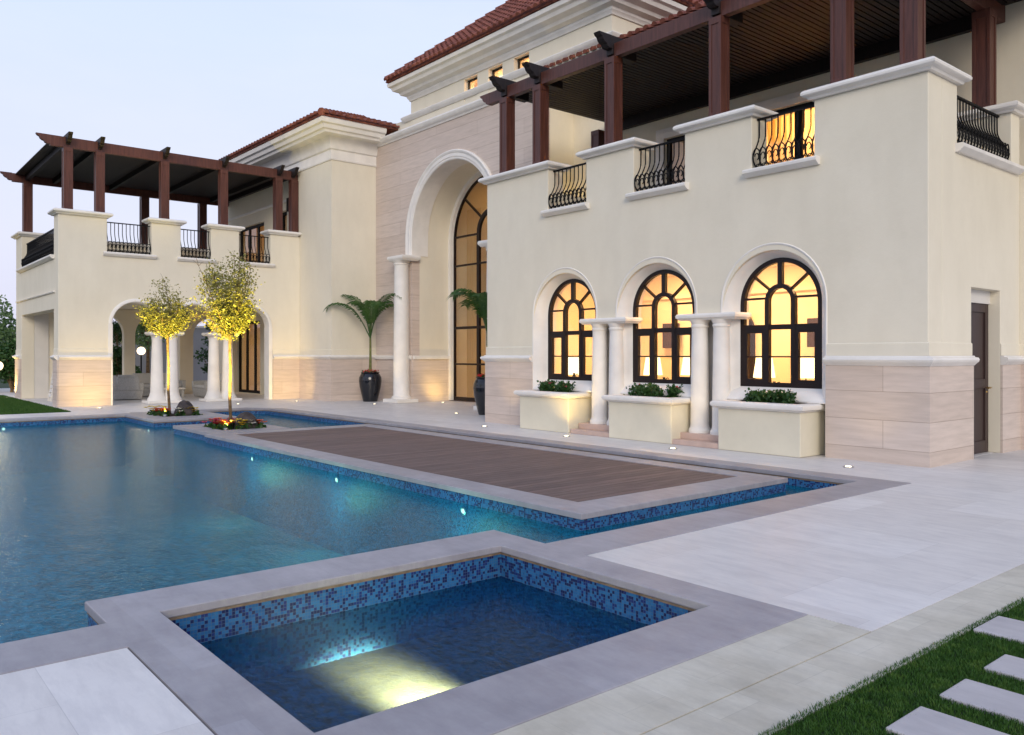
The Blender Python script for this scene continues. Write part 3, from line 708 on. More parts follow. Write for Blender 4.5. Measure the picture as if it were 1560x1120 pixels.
def hip_roof(x0, x1, y0, y1, z, pitch, sides, maxrun=30, tw=.26):
    """solid hip under tiles, plus barrel tiles on listed sides"""
    m = min(x1-x0, y1-y0)/2; zt = z+pitch*m
    if x1-x0 >= y1-y0: r0, r1 = (x0+m,(y0+y1)/2,zt), (x1-m,(y0+y1)/2,zt)
    else: r0, r1 = ((x0+x1)/2,y0+m,zt), ((x0+x1)/2,y1-m,zt)
    b = MB(); v = [(x0,y0,z),(x1,y0,z),(x1,y1,z),(x0,y1,z),r0,r1,(x0,y0,z-.05),(x1,y0,z-.05),(x1,y1,z-.05),(x0,y1,z-.05)]
    if x1-x0 >= y1-y0: fs = [(0,1,5,4),(1,2,5),(2,3,4,5),(3,0,4)]
    else: fs = [(0,1,4),(1,2,5,4),(2,3,5),(3,0,4,5)]
    fs += [(0,6,7,1),(1,7,8,2),(2,8,9,3),(3,9,6,0),(6,9,8,7)]
    b.add(v, fs)
    def rf(w): return lambda u: min(u, w-u, m)
    if 'f' in sides: t = tiles('', (x0,y0-.03,z), (1,0,0), (0,1), x1-x0, pitch, rf(x1-x0), tw, maxrun=maxrun); b.add(t.v, t.f)
    if 'r' in sides: t = tiles('', (x1+.03,y0,z), (0,1,0), (-1,0), y1-y0, pitch, rf(y1-y0), tw, maxrun=maxrun); b.add(t.v, t.f)
    if 'l' in sides: t = tiles('', (x0-.03,y0,z), (0,1,0), (1,0), y1-y0, pitch, rf(y1-y0), tw, maxrun=maxrun); b.add(t.v, t.f)
    # hip ridge tiles
    for (c, r) in (((x0,y0,z),r0),((x1,y0,z),r1 if x1-x0 >= y1-y0 else r0)):
        c = Vector(c); r = Vector(r); d = r-c; n = int(d.length/.4)
        for i in range(n):
            p = c+d*(i/n); q = c+d*((i+1.12)/n); b.tube([p+Vector((0,0,.05)), q+Vector((0,0,.03))], [.13,.10], 8)
    return part(b, 'tiled_roof', 'tile', smooth=40)
hip_roof(-17.2, 6, 15.3, 24, 9.50, .42, 'f')
part(MB().sweep([(-16.5,UY),(6,UY)], [(0,8.9),(.05,8.9),(.07,9.0),(.2,9.05),(.45,9.2),(.62,9.28),(.66,9.40),(.66,9.45),(0,9.45)], XY), 'cornice', 'trim')

# --- arch block (AB)
AX0, AX1, AY = -25.36, -16.55, 14.85
AXC, ACZ, AR = -20.8, 5.45, 2.22
out = [(AX0+.002,0)]+[(AXC-AR,0)]+arc(AXC, ACZ, AR, PI, 0, 40)+[(AXC+AR,0),(AX1,0),(AX1,9.0),(AX0+.002,9.0)]
part(MB().prism([out], XZ(AY), 0, .3), 'arch_wall', 'stone', smooth=0)
part(MB().box(AX0-.0,AX0+.3,15.152,24,0,9.0), 'wall', 'stucco', smooth=0); part(MB().box(AX1-.3,AX1-.001,15.152,UY-.002,4.3,9.0), 'wall', 'stucco', smooth=0)
# barrel of the deep niche (plaster, inner side)
pth = [(AXC-AR,0)]+arc(AXC, ACZ, AR, PI, 0, 40)+[(AXC+AR,0)]
part(MB().sweep(pth, [(0.002,.30),(-.25,.30),(-.25,1.75),(0.002,1.75)], lambda a, q, h: (a, AY+h, q)), 'niche_vault', 'stucco', smooth=30)
for s_ in (-1,1):
    x = AXC+s_*AR
    part(MB().box(min(x,x-s_*.03),max(x,x-s_*.03),AY+.02,AY+1.72,0,1.43), 'stone_base', 'stone', smooth=0)
    part(MB().box(min(x,x-s_*.10),max(x,x-s_*.10),AY+.02,AY+1.74,1.432,1.56), 'string_course', 'trim', smooth=0, bevel=.02)
# ring moulding around the arch, from imposts
ZI = 4.88
pth = [(AXC-AR,ZI)]+arc(AXC, ACZ, AR, PI, 0, 48)+[(AXC+AR,ZI)]
part(MB().sweep(pth, [(.03,.62),(.03,-.02),(.015,-.035),(0,-.05),(-.05,-.05),(-.07,-.07),(-.17,-.07),(-.19,-.09),(-.25,-.10),(-.275,-.08),(-.28,.02)], lambda a, q, h: (a, AY+h, q)), 'arch_ring', 'trim', smooth=40)
for s_ in (-1,1):
    cxx = AXC+s_*(AR+.28)
    b = MB().sweep(rect(cxx-.42,cxx+.42,14.42,15.0), [(-.02,4.70),(.0,4.70),(.03,4.74),(.06,4.77),(.07,4.82),(.05,4.87),(-.02,4.87)], XY, True); b.box(cxx-.41,cxx+.41,14.43,14.99,4.705,4.868)
    part(b, 'impost_slab', 'trim')
    column(cxx, 14.62, .12, 4.70, .275)
    part(MB().box(cxx-.45,cxx+.45,14.17,15.0,0.002,.12), 'column_plinth', 'trim', smooth=0, bevel=.015)
# tall window
TW = arch_window(AXC, ACZ, 2.16, .03, AY+1.66, .12, .13, (.72, 5.6), [(5.6,.06,False),(4.62,.06,True),(2.5,.09,True),(1.27,.06,True)], None)
part(MB().sweep([(AXC-2.13,0.03)]+arc(AXC,ACZ,2.13,PI,0,40)+[(AXC+2.13,0.03)], [(.05,-.13),(-.10,-.13),(-.10,.0),(.05,.0)], lambda a, q, h: (a, AY+1.6+h, q)), 'window_surround', 'trim', smooth=30)
room(-23.6,-17.8,AY+1.76,21.5,.02,8.2,[(-22.2,19.5,8.0),(-21.6,18.4,3.1)], 24, (1,.54,.15))  # second lamp is added, floating low to brighten the lower panes
for x0, x1 in ((-22.85,-22.05),(-20.6,-20.0)): drape(x0, x1, 17.0, .05, 6.6, 6, .05)
part(MB().box(-23.6,-17.8,20.0,20.2,3.2,3.6).box(-23.6,-17.8,19.95,20.02,3.6,3.66), 'gallery_beam', 'interior', smooth=0)
# top cornice of the stone block
part(MB().sweep([(AX0,16.5),(AX0,AY),(AX1,AY),(AX1,UY)], [(-.3,8.90),(.03,8.90),(.05,8.95),(.10,8.98),(.14,9.03),(.16,9.09),(.14,9.14),(-.3,9.16)], XY), 'cornice', 'trim')
# --- tower
TX0, TX1, TY = -23.74, -14.37, 15.3
wh = [(-20.68,-20.0),(-19.45,-18.78),(-18.25,-17.58)]
hl = [[(a,9.50),(a,10.22),(b,10.22),(b,9.50)] for a,b in wh]
part(MB().box(-25.15,-14.37,TY-.0,24,8.95,9.72), 'tower_base', 'stucco', smooth=0)
part(MB().prism([[(TX0,9.4),(TX1,9.4),(TX1,10.5),(TX0,10.5)]]+hl, XZ(TY-.02), 0, .4), 'tower_wall', 'stucco', smooth=0)
for a_ in (TX0, TX1-.3): part(MB().box(a_,a_+.3,TY+.381,24,9.7,10.5), 'tower_wall', 'stucco', smooth=0)
part(MB().sweep([(-24.1,15.5),(-24.1,TY),(TX1,TY),(TX1,24)], [(0.0,9.62),(.05,9.62),(.08,9.66),(.12,9.70),(.14,9.76),(.11,9.80),(0.0,9.81)], XY), 'string_course', 'trim')
part(MB().box(-24.1,TX0,TY+.01,24,9.72,9.79), 'tower_base', 'stucco', smooth=0)
part(MB().sweep([(TX0,24),(TX0,TY-.02),(TX1,TY-.02),(TX1,24)], [(0,10.26),(.04,10.26),(.06,10.32),(.10,10.36),(.11,10.42),(.26,10.47),(.30,10.55),(.46,10.62),(.50,10.72),(.58,10.76),(.60,10.86),(.56,10.90),(-.1,10.90)], XY), 'cornice', 'trim', smooth=30)
hip_roof(-24.36,-13.75,14.66,25,10.97,.82,'frl', tw=.25)
for a, b in wh:
    w = part(MB().sweep([(a,9.81),(a,10.22),(b,10.22),(b,9.81)], [(0,0),(.06,0),(.06,.05),(0,.05)], lambda p, q, h: (p, TY+.13+h, q), True), 'clerestory_window', 'bronze', smooth=0)
    sub(MB().box(a+.05,b-.05,TY+.155,TY+.16,9.82,10.2), 'pane', 'glass', w, smooth=0)
    part(MB().box(a,b,TY-.02,TY+.12,9.74,9.80), 'window_sill', 'trim', smooth=0)
room(-22.5,-16,TY+.39,19,9.73,10.48,[(-20.3,16.6,10.44),(-19.1,16.6,10.44),(-17.9,16.6,10.44)], 45)

# --- corner block (MB) and loggia wing (LW)
MX, MY, LX = -25.36, 13.12, -27.8
UD3 = (-33.7,-31.0,4.75,6.85); UD4 = (-29.6,-28.9,5.6,7.0); LD = (-33.9,-31.4,0.02,2.95)
hl = [[(a,z0),(a,z1),(b,z1),(b,z0)] for a,b,z0,z1 in (UD3,UD4,LD)]
part(MB().prism([[(-36,0),(MX,0),(MX,8.3),(-36,8.3)]]+hl, XZ(MY+.0), 0, .35), 'wall', 'stucco', smooth=0)
part(MB().box(MX-.35,MX,MY+.351,AY+.0,0,8.3), 'wall', 'stucco', smooth=0)
part(MB().sweep([(-36,MY),(MX,MY),(MX,AY)], [(-.2,8.24),(.03,8.24),(.045,8.29),(.03,8.30),(.03,8.58),(.08,8.62),(.10,8.70),(.14,8.90),(.22,9.0),(.50,9.02),(.53,9.10),(.60,9.13),(.64,9.25),(.71,9.29),(.74,9.42),(.70,9.47),(-.2,9.47)], XY), 'cornice', 'trim', smooth=28)
hip_roof(-37,-24.60,12.36,20,9.52,.34,'fr')
for (a,b,z0,z1) in (UD3,UD4,LD):
    w = part(MB().sweep([(a,z0),(a,z1),(b,z1),(b,z0)], [(0,0),(.11,0),(.11,.08),(0,.08)], lambda p, q, h: (p, MY+.12+h, q), True), 'terrace_window', 'iron', smooth=0)
    mb = MB(); n = 3 if b-a > 1.5 else 1
    for k in range(1, n): x = a+(b-a)*k/n; mb.box(x-.07, x+.07, MY+.13, MY+.19, z0+.1, z1-.1)
    if n > 1: sub(mb, 'mullion', 'iron', w, smooth=0)
    sub(MB().box(a+.1,b-.1,MY+.16,MY+.166,z0+.1,z1-.1), 'pane', 'glass', w, smooth=0)
room(-35,-28,MY+.352,18,4.6,7.6,[(-31.5,16,7.5)], 60)
room(-35,-29,MY+.352,18,.02,3.4,[(-32,15.5,3.35)], 60)
drape(-32.2,-31.1, MY+.6, .05, 2.95, 6, .05); drape(-32.4,-31.3, MY+.6, 4.8, 6.9, 6, .05)
part(MB().box(-28.7,-28.5,MY-.12,MY,6.9,7.4), 'wall_speaker', 'iron', smooth=0, bevel=.01)
part(MB().sweep([(-35.5,MY),(LX-.41,MY)], [(0,7.3),(.04,7.3),(.06,7.38),(0,7.40)], XY), 'upper_band', 'trim')
# LW east wall (faces +X)
LP, LG = 5.87, 4.80
LAC = [7.52, 9.37, 11.22]; LR = .74; LS = 2.55
path = [(6.78,0)]
for i, c in enumerate(LAC):
    path += arc(c, LS, LR, PI, 0, 20)
    if i < 2: path += [(c+LR, 2.34),(LAC[i+1]-LR, 2.34)]
path += [(11.96,0)]
lgaps = [(6.65,7.98),(8.90,9.90),(10.87,12.0)]
loop = [(5.29,0)]+path+[(MY-.002,0),(MY-.002,LP)]
for a, b in reversed(lgaps): loop += [(b,LP),(b,LG),(a,LG),(a,LP)]
loop += [(5.29,LP)]
part(MB().prism([loop], YZ(LX), 0, .40), 'wall', 'stucco', smooth=0, bevel=.012)
for c in LAC:
    part(MB().sweep(arc(c, LS, LR, PI, 0, 24), [(.02,.38),(.02,-.02),(0,-.04),(-.06,-.04),(-.09,-.02),(-.09,.02)], lambda a, q, h: (LX-h, a, q)), 'arch_ring', 'trim', smooth=40)
for y, s_ in ((6.78,1),(11.96,-1)):
    part(MB().box(LX-.38,LX+.03,min(y,y+s_*.03),max(y,y+s_*.03),0,LS).box(LX,LX+.03,min(y,y-s_*.10),max(y-.0,y-s_*.10)-.0,0,LS), 'jamb', 'trim', smooth=0)
for c in (8.445, 10.295):
    b = MB().sweep(rect(LX-.42,LX+.02,c-.48,c+.48), [(-.02,2.22),(.02,2.22),(.05,2.25),(.07,2.27),(.07,2.31),(.05,2.335),(-.02,2.335)], XY, True); b.box(LX-.41,LX+.01,c-.47,c+.47,2.225,2.333)
    part(b, 'impost_slab', 'trim')
    for dy in (-.24,.24):
        h = 2.13
        prof = [(.30,0),(.30,.05),(.27,.09),(.235,.16),(.215,.25)]+[(.205-.05*t/6, .25+(h-.4)*t/6) for t in range(7)]+[(.165,h-.12),(.165,h-.08),(.19,h-.03),(.20,h)]
        part(MB().lathe(prof, (LX-.2,c+dy,.09), 24), 'column', 'trim', smooth=40)
    part(MB().box(LX-.55,LX+.18,c-.62,c+.62,.002,.09), 'column_plinth', 'trim', smooth=0, bevel=.02)
base_run([(LX,5.29),(LX,6.76)]); base_run([(LX,12.08),(LX,MY),(MX,MY),(MX,AY)])
part(MB().sweep([(AX0+.04,AY),(AXC-AR-.02,AY)], [(0,1.43),(.06,1.43),(.085,1.49),(.09,1.53),(.07,1.56),(0,1.57)], XY), 'string_course', 'trim')
# LW end wall (faces -Y): two piers and a beam
EY = 5.29; EX0 = -35.1
loop = [(EX0,0),(-33.96,0),(-33.96,3.0),(-28.43,3.0),(-28.43,0),(LX-.401,0),(LX-.401,LP),(-28.43,LP),(-28.43,4.66),(-33.96,4.66),(-33.96,LP),(EX0,LP)]
part(MB().prism([loop], XZ(EY), 0, .40), 'wall', 'stucco', smooth=0, bevel=.012)
part(MB().box(EX0,-33.96,EY+.401,6.55,4.7,LP).box(EX0,-33.96,EY+.401,6.15,0,3.3), 'parapet_pier', 'white_paint', smooth=0)
part(MB().sweep([(-34.9,EY),(LX-.45,EY)], [(0,3.50),(.05,3.51),(.06,3.54),(0,3.56)], XY), 'plaster_band', 'trim')
base_run([(EX0,6.1),(EX0,EY),(-33.98,EY)]); base_run([(-28.41,EY),(LX-.0,EY)])
# LW slab, back wall
part(MB().box(EX0,LX-.401,EY+.401,MY-.002,3.35,3.55), 'loggia_ceiling', 'stucco', smooth=0)
part(MB().box(EX0+.3,LX-.402,EY+.402,MY-.003,4.45,4.65), 'terrace_floor', 'trim', smooth=0)
BX = -34.0
bac = [(7.9,.85),(10.0,.85),(12.1,.72)]
hl = [[(c-r,.0)]+arc(c,2.35,r,PI,0,18)+[(c+r,.0)] for c, r in bac]
loop = [(5.70,0)]
for l in hl: loop += l
loop += [(MY-.004,0),(MY-.004,3.34),(5.70,3.34)]
part(MB().prism([loop], YZ(BX), 0, .3), 'back_wall', 'stucco', smooth=0)
part(MB().box(EX0,EX0+.4,6.56,MY,4.65,LP), 'parapet', 'stucco', smooth=0)
# caps LW
def capb(x0,x1,y0,y1,z=LP): capbox(x0,x1,y0,y1,z)
bb = MB().sweep([(-28.43,EY),(LX,EY),(LX,6.65),(LX-.40,6.65),(LX-.40,EY+.40),(-28.43,EY+.40)], [(o, LP+h) for o,h in CAPP], XY, True)
bb.box(-28.42,LX-.01,EY+.01,EY+.395,LP+.005,LP+.148).box(LX-.39,LX-.01,EY+.396,6.64,LP+.005,LP+.148); part(bb, 'parapet_cap', 'trim')
capb(LX-.4,LX,7.98,8.90); capb(LX-.4,LX,9.90,10.87); capb(LX-.4,LX,12.0,MY-.16); capb(EX0,-33.96,EY,6.55); capb(EX0,EX0+.4,6.72,MY-.2)
for a, b in lgaps:
    part(MB().sweep([(LX,a-.12),(LX,b+.12)], [(o, LG-.115+h) for o,h in SILLP], XY).box(LX-.399,LX+.01,a+.01,b-.01,LG+.001,LG+.012), 'balcony_sill', 'trim')
    railing(a+.005, b-.005, LX-.17, LG+.015, 5.78, 'x')
part(MB().sweep([(-34.3,EY),(-28.35,EY)], [(o, 4.55+h) for o,h in SILLP], XY).box(-33.95,-28.44,EY-.01,EY+.399,4.661,4.673), 'balcony_sill', 'trim')
railing(-33.95, -28.44, EY+.17, 4.675, 5.60, 'y', .14)

# ------------------------------------------------------------------ pergolas
def post(x, y, z0, z1, w=.13, parent=None):
    b = MB().box(x-w+.014,x+w-.014,y-w+.014,y+w-.014,z0,z1)
    e = .055
    for sx in (-1,1):
        for sy_ in (-1,1):
            xa, xb = sorted((x+sx*w, x+sx*(w-e))); ya, yb = sorted((y+sy_*w, y+sy_*(w-e))); b.box(xa,xb,ya,yb,z0,z1-.0005)
    b.box(x-w-.002,x+w+.002,y-w-.002,y+w+.002,z0,z0+.10); b.box(x-w-.002,x+w+.002,y-w-.002,y+w+.002,z1-.12,z1-.001)
    return b.build('post', 'mahogany', parent, smooth=0, bevel=.004)
SCR = [(0,0),(.0,-.30),(.10,-.30),(.17,-.27),(.20,-.22),(.27,-.20),(.33,-.15),(.36,-.09),(.43,-.06),(.47,.0)]
def scroll(b, x, y, z, dr, w=.06):
    """carved beam end; dr = unit 2D direction"""
    px, py = -dr[1], dr[0]
    b.prism([[(a, q) for a, q in SCR]], lambda a, q, h: (x+dr[0]*a*.8+px*h, y+dr[1]*a*.8+py*h, z+q*.9), -w, w)
def pergola_r():
    g = thing('pergola', 'dark red timber pergola on the right-hand upper terrace above the arched windows', 'pergola', (-10,13,5.77))
    YB = 12.12; zt = PT+.15
    for x in (-14.72,-13.55,-11.35,-8.80,-6.50,-5.42): post(x, YB, zt, 7.56, parent=g)
    post(-5.62, 15.28, zt, 7.50, .145, g)
    post(-15.15, 15.6, 4.6, 7.50, .14, g)
    MB().box(-15.3,-4.4,YB-.07,YB+.07,7.561,7.83).build('front_beam', 'mahogany', g, smooth=0, bevel=.006)
    MB().box(-5.69,-5.55,YB+.071,UY-.01,7.502,7.80).build('side_beam', 'mahogany', g, smooth=0, bevel=.006)
    MB().box(-15.2,-5.7,UY-.14,UY-.01,7.503,7.78).build('wall_beam', 'dark_wood', g, smooth=0)
    e = MB(); scroll(e, -15.3, YB, 7.83, (-1,0), .07); e.build('beam_end', 'mahogany', g, smooth=0)
    for x in (-14.72,-13.55,-11.35,-8.80,-6.50,-5.42):
        e = MB().box(x-.085,x+.085,YB-.12,YB+.6,7.60,7.98); scroll(e, x, YB-.12, 7.98, (0,-1), .085)
        e.build('beam_end', 'dark_wood', g, smooth=0, bevel=.01)
    r = MB(); x = -15.0
    while x < -4.6: r.box(x-.045,x+.045,YB+.08,UY-.15,7.765,7.80); x += .12
    r.build('rafter', 'dark_wood', g, smooth=0)
    s = MB(); y = YB+.075
    while y < UY-.1: s.box(-15.2,-4.4,y,y+.17,7.802,7.825); y += .176
    s.build('roof_board', 'dark_wood', g, smooth=0)
pergola_r()
def pergola_l():
    g = thing('pergola', 'dark red timber pergola on the left-hand terrace over the loggia', 'pergola', (-31,9,5.9))
    XB = LX-.2; zt = LP+.15
    for y in (5.58,6.48,8.43,10.38,12.36): post(XB, y, zt, 7.93, parent=g)
    post(XB, 12.98-.02, zt, 7.93, .13, g)
    for (x, y) in ((-34.75,5.6),(-34.75,6.9),(-34.75,9.7),(-34.75,12.0)): post(x, y, zt, 7.93, .15, g)
    MB().box(XB-.07,XB+.07,5.1,MY-.02,7.931,8.25).build('front_beam', 'mahogany', g, smooth=0, bevel=.006)
    MB().box(-34.82,-34.68,5.1,MY-.02,7.932,8.24).build('rear_beam', 'mahogany', g, smooth=0, bevel=.006)
    for i, y in enumerate((5.58,6.48,8.43,10.38,12.36,12.90)):
        m = MB().box(-35.05,XB+.12,y-.06,y+.06,8.02,8.33); scroll(m, XB+.12, y, 8.33, (1,0), .06); scroll(m, -35.05, y, 8.33, (-1,0), .06)
        m.build('cross_beam', 'dark_wood', g, smooth=0)
    for x in (XB,-34.75):
        e = MB(); scroll(e, x, 5.1, 8.25, (0,-1), .07); e.build('beam_end', 'mahogany', g, smooth=0)
    s = MB(); x = -34.9
    while x < XB-.22: s.box(x,x+.17,5.2,MY-.02,8.20,8.225); x += .176
    s.build('roof_board', 'dark_wood', g, smooth=0)
pergola_l()

# ------------------------------------------------------------------ lights in the paving
def spot(loc, target, energy, col, size, parent, blend=.8, rad=.04):
    ld = bpy.data.lights.new('lamp', 'SPOT'); ld.energy = energy; ld.color = col; ld.spot_size = R(size); ld.spot_blend = blend; ld.shadow_soft_size = rad
    o = bpy.data.objects.new('lamp', ld); COL.objects.link(o)
    d = Vector(target)-Vector(loc); o.rotation_mode = 'QUATERNION'; o.rotation_quaternion = d.to_track_quat('-Z', 'Y')
    if parent: o.parent = parent; o.location = Vector(loc)-Vector(parent.location)
    else: o.location = loc
    return o
WARM = (1, .66, .22)
ring_me = None
def uplight(x, y, target, energy, label, size=100, z=0., col=(1,.68,.20)):
    t = thing('ground_light', label, 'ground light', (x,y,z), 'small round lights set in the paving')
    MB().lathe([(.045,0.0),(.075,0.0),(.075,.012),(.05,.014),(.045,.008)], (x,y,z), 20).build('ring', 'steel', t)
    MB().lathe([(0,.002),(.046,.002),(.044,.012),(.0,.016)], (x,y,z), 16, cap=False).build('lens', 'lens', t)
    spot((x,y,z+.03), target, energy*2.6, col, size, t, 1.)
uplight(-26.55, 6.15, (-27.8,6.15,.75), 34, 'lit ground light before the stone pier left of the loggia arches', 115)
uplight(-25.8, 10.05, (-27.8,10.3,1.2), 20, 'lit ground light in front of the loggia column pair right of the taller tree', 55)
uplight(-26.1, 12.2, (-27.6,12.4,.8), 38, 'lit ground light by the stone base between loggia and potted palm', 115)
uplight(-22.98, 13.4, (-23.3,14.6,2.4), 14, 'lit ground light next to the black pot with the fully visible palm', 60)
uplight(-17.95, 13.0, (-18.3,14.5,2.0), 14, 'lit ground light before the doorway of the tall arched niche', 70)
uplight(-14.3, 11.12, (-14.2,11.94,1.2), 5, 'lit ground light at the stone corner left of the planter boxes', 70)
uplight(-11.57, 11.02, (-12.0,11.5,.8), 22, 'lit ground light in front of the leftmost planter box', 80)
uplight(-8.89, 10.95, (-9.2,11.5,.8), 7, 'lit ground light in front of the gap beside the middle planter box', 80)
uplight(-5.85, 11.08, (-5.9,11.94,1.2), 3, 'lit ground light nearest the right-hand stone corner', 80)
uplight(-22.3, 15.6, (-23.0,15.9,.8), 16, 'lit ground light inside the tall arched niche at its left wall', 115)
uplight(-35.05, 5.0, (-35.0,5.29,1.0), 60, 'lit ground light on the grass at the far left corner of the villa', 90, z=.0)
if 0: uplight(-12.9, 11.25, (-12.2,11.5,1.2), 10, 'lit ground light close against the front of the leftmost planter box, left of centre', 80)

# pool lights
def pool_light(loc, nrm, target, energy, col, label, size=130):
    t = thing('pool_light', label, 'pool light', loc, 'round underwater lights of the pools')
    n = Vector(nrm); 
    b = MB(); q = n.to_track_quat('Z', 'Y').to_matrix()
    def tf(b):
        b.v = [tuple(q @ Vector(v)+Vector(loc)) for v in b.v]; return b
    tf(MB().lathe([(.03,0),(.05,0),(.05,.015),(.038,.02),(.03,.015)], (0,0,0), 20)).build('ring', 'steel', t)
    tf(MB().lathe([(0,.01),(.031,.01),(.028,.018),(0,.02)], (0,0,0), 18, cap=False)).build('lens', 'lens_pool', t)
    if size < 100:
        spot(Vector(loc)+n*.05, target, energy, col, size, t, 1, .10); return
    ld = bpy.data.lights.new('lamp', 'POINT'); ld.energy = energy; ld.color = col; ld.shadow_soft_size = .25
    o = bpy.data.objects.new('lamp', ld); COL.objects.link(o); o.parent = t; o.location = n*.38+Vector((0,0,-.30))*(1 if abs(n.z) < .5 else 0)
POOLC = (.35,1,.62)
for i, x in enumerate((-14.1,-10.95,-7.8)):
    pool_light((x,5.76,-.255), (0,-1,0), (x,4.9,-1.3), 26, POOLC, ['underwater light in the deck island side nearest the tree planter','underwater light at the middle of the deck island side','underwater light in the deck island side nearest the spa'][i], 150)
pool_light((-23.28,3.24,-.22), (1,0,0), (-21.0,3.24,-.9), 9, (1,.9,.6), 'underwater light in the far pool wall at the left photo edge', 150)
pool_light((-5.815,8.0,-.26), (1,0,0), (-5.3,7.6,-.9), 5, (1,.9,.6), 'underwater light in the narrow channel right of the deck island', 150)
pool_light((-21.0,5.97,-.26), (0,-1,0), (-20.6,5.3,-1.2), 7, POOLC, 'underwater light below the planter of the smaller tree', 150)
uplight(-15.7, 15.2, (-16.55,15.5,6.2), 40, 'lit ground light on the right-hand terrace at the side of the stone arch block', 110, z=4.56)
pool_light((-3.21,2.9,-.31), (-1,0,0), (-4.06,2.9,-.60), 17000, (1,.80,.38), 'bright underwater light in the wall of the small spa pool', 32)

# ------------------------------------------------------------------ trees
def lit_tree(x, y, z0, zc, zt, rad, lab, seed, n, lean=0.):
    rn = random.Random(seed); t = thing('tree', lab, 'tree', (x,y,z0), 'slender trees lit from below')
    tr = MB(); H = zc-z0
    tr.tube([(x+.02*math.sin(k*1.3)+lean*k/6,y+.015*math.cos(k*1.7),z0-.05+(H+.1)*k/6) for k in range(7)], [.042,.036,.034,.033,.032,.032,.038], 10)
    top = Vector((x+lean,y,zc)); tips = []
    for k in range(15):
        a = 2*PI*k/15+rn.uniform(-.2,.2); el = rn.uniform(.15,1.35); ln = (zt-zc)*rn.uniform(.55,.98) if el > .9 else rad*rn.uniform(.8,1.15)
        d = Vector((math.cos(a)*math.cos(el), math.sin(a)*math.cos(el), math.sin(el)+.25)).normalized()
        p = top.copy(); pts = [p.copy()]
        for s_ in range(5):
            d = (d+Vector((rn.gauss(0,.13),rn.gauss(0,.13),.06))).normalized(); p = p+d*ln/5; pts.append(p.copy())
            for _ in range(3):
                dd = (d+Vector((rn.gauss(0,.8),rn.gauss(0,.8),rn.gauss(.1,.6)))).normalized(); q = p+dd*rn.uniform(.12,.34)
                tr.tube([p,(p+q)/2+Vector((0,0,.02)),q], [.006,.004,.002], 3, cap=False); tips += [p*.5+q*.5, q, q]
        tr.tube(pts, [.022,.017,.013,.010,.007,.004], 5)
    tr.build('trunk', 'bark', t)
    pts = []
    while len(pts) < n:
        c = rn.choice(tips); p = c+Vector((rn.gauss(0,.10),rn.gauss(0,.10),rn.gauss(0,.095)))
        hz = (p.z-zc)/(zt-zc)
        r_ = math.hypot(p.x-x-lean, p.y-y)
        lim = rad*(.35+1.5*hz if hz < .42 else 1.0*math.sqrt(max(0, 1-((hz-.42)/.62)**2)))
        if r_ > lim*rn.uniform(.7,1.3) or hz < -.03: continue
        pts.append(p)
    lb = MB(); leafcloud(lb, pts, .050, rn, .42); lb.build('crown', 'leaf', t, smooth=0)
    return t
T1 = lit_tree(-22.65, 6.95, -.02, 2.05, 3.6, .80, 'smaller slender tree with yellow-lit crown on the left planter', 11, 7200, -.12)
T2 = lit_tree(-17.7, 6.72, -.02, 1.95, 3.85, .74, 'taller slender tree with yellow-lit crown beside the timber deck', 12, 9200)
def plant_light(x, y, z, targ, e, label, size=75):
    t = thing('planter_light', label, 'garden light', (x,y,z), 'spot lights at the feet of the trees')
    MB().lathe([(.04,0),(.05,0),(.05,.05),(.042,.06),(.038,.05)], (x,y,z), 16).build('housing', 'steel', t)
    MB().lathe([(0,.045),(.038,.045),(.0,.052)], (x,y,z), 14, cap=False).build('lens', 'lens', t)
    spot((x,y,z+.08), targ, e, (1,.78,.13), size, t, .9, .03)
plant_light(-18.22,6.40,-.02,(-17.75,6.70,2.3),170,'small spot light at the left front of the taller tree, shining up its trunk',55)
plant_light(-17.15,6.42,-.02,(-17.60,6.72,2.6),2300,'small spot light at the right front of the taller tree, shining into its crown',75)
plant_light(-22.0,6.65,-.02,(-22.7,6.95,2.4),1900,'small spot light in the flower bed of the smaller tree, right side',72)
plant_light(-22.35,6.62,-.02,(-22.7,6.95,2.0),70,'small spot light in the flower bed of the smaller tree, in front of its trunk',40)

# boulders
def boulder(x, y, z, r, h, lab, seed):
    bm = bmesh.new(); bmesh.ops.create_icosphere(bm, subdivisions=4, radius=1); rn = random.Random(seed); ph = [rn.uniform(0,6) for _ in range(6)]
    b = MB()
    for v in bm.verts:
        c = v.co; k = 1+.07*math.sin(3*c.x+ph[0])*math.cos(2.4*c.y+ph[1])+.04*math.sin(6*c.z+ph[2]+4*c.x)+.015*math.sin(14*c.y+ph[3]+9*c.z)
        b.v.append((x+c.x*r*k*1.15, y+c.y*r*k*.85, z+max(c.z,-.2)*h*k))
    b.f = [tuple(v.index for v in f.verts) for f in bm.faces]; bm.free()
    return tag(b.build('boulder', 'rock'), lab, 'boulder', 'dark rounded boulders at the trees')
boulder(-22.15, 7.2, 0, .30, .36, 'dark rounded boulder at the foot of the smaller tree', 4)
boulder(-17.35, 6.95, 0, .30, .36, 'dark rounded boulder behind the trunk of the taller tree', 5)
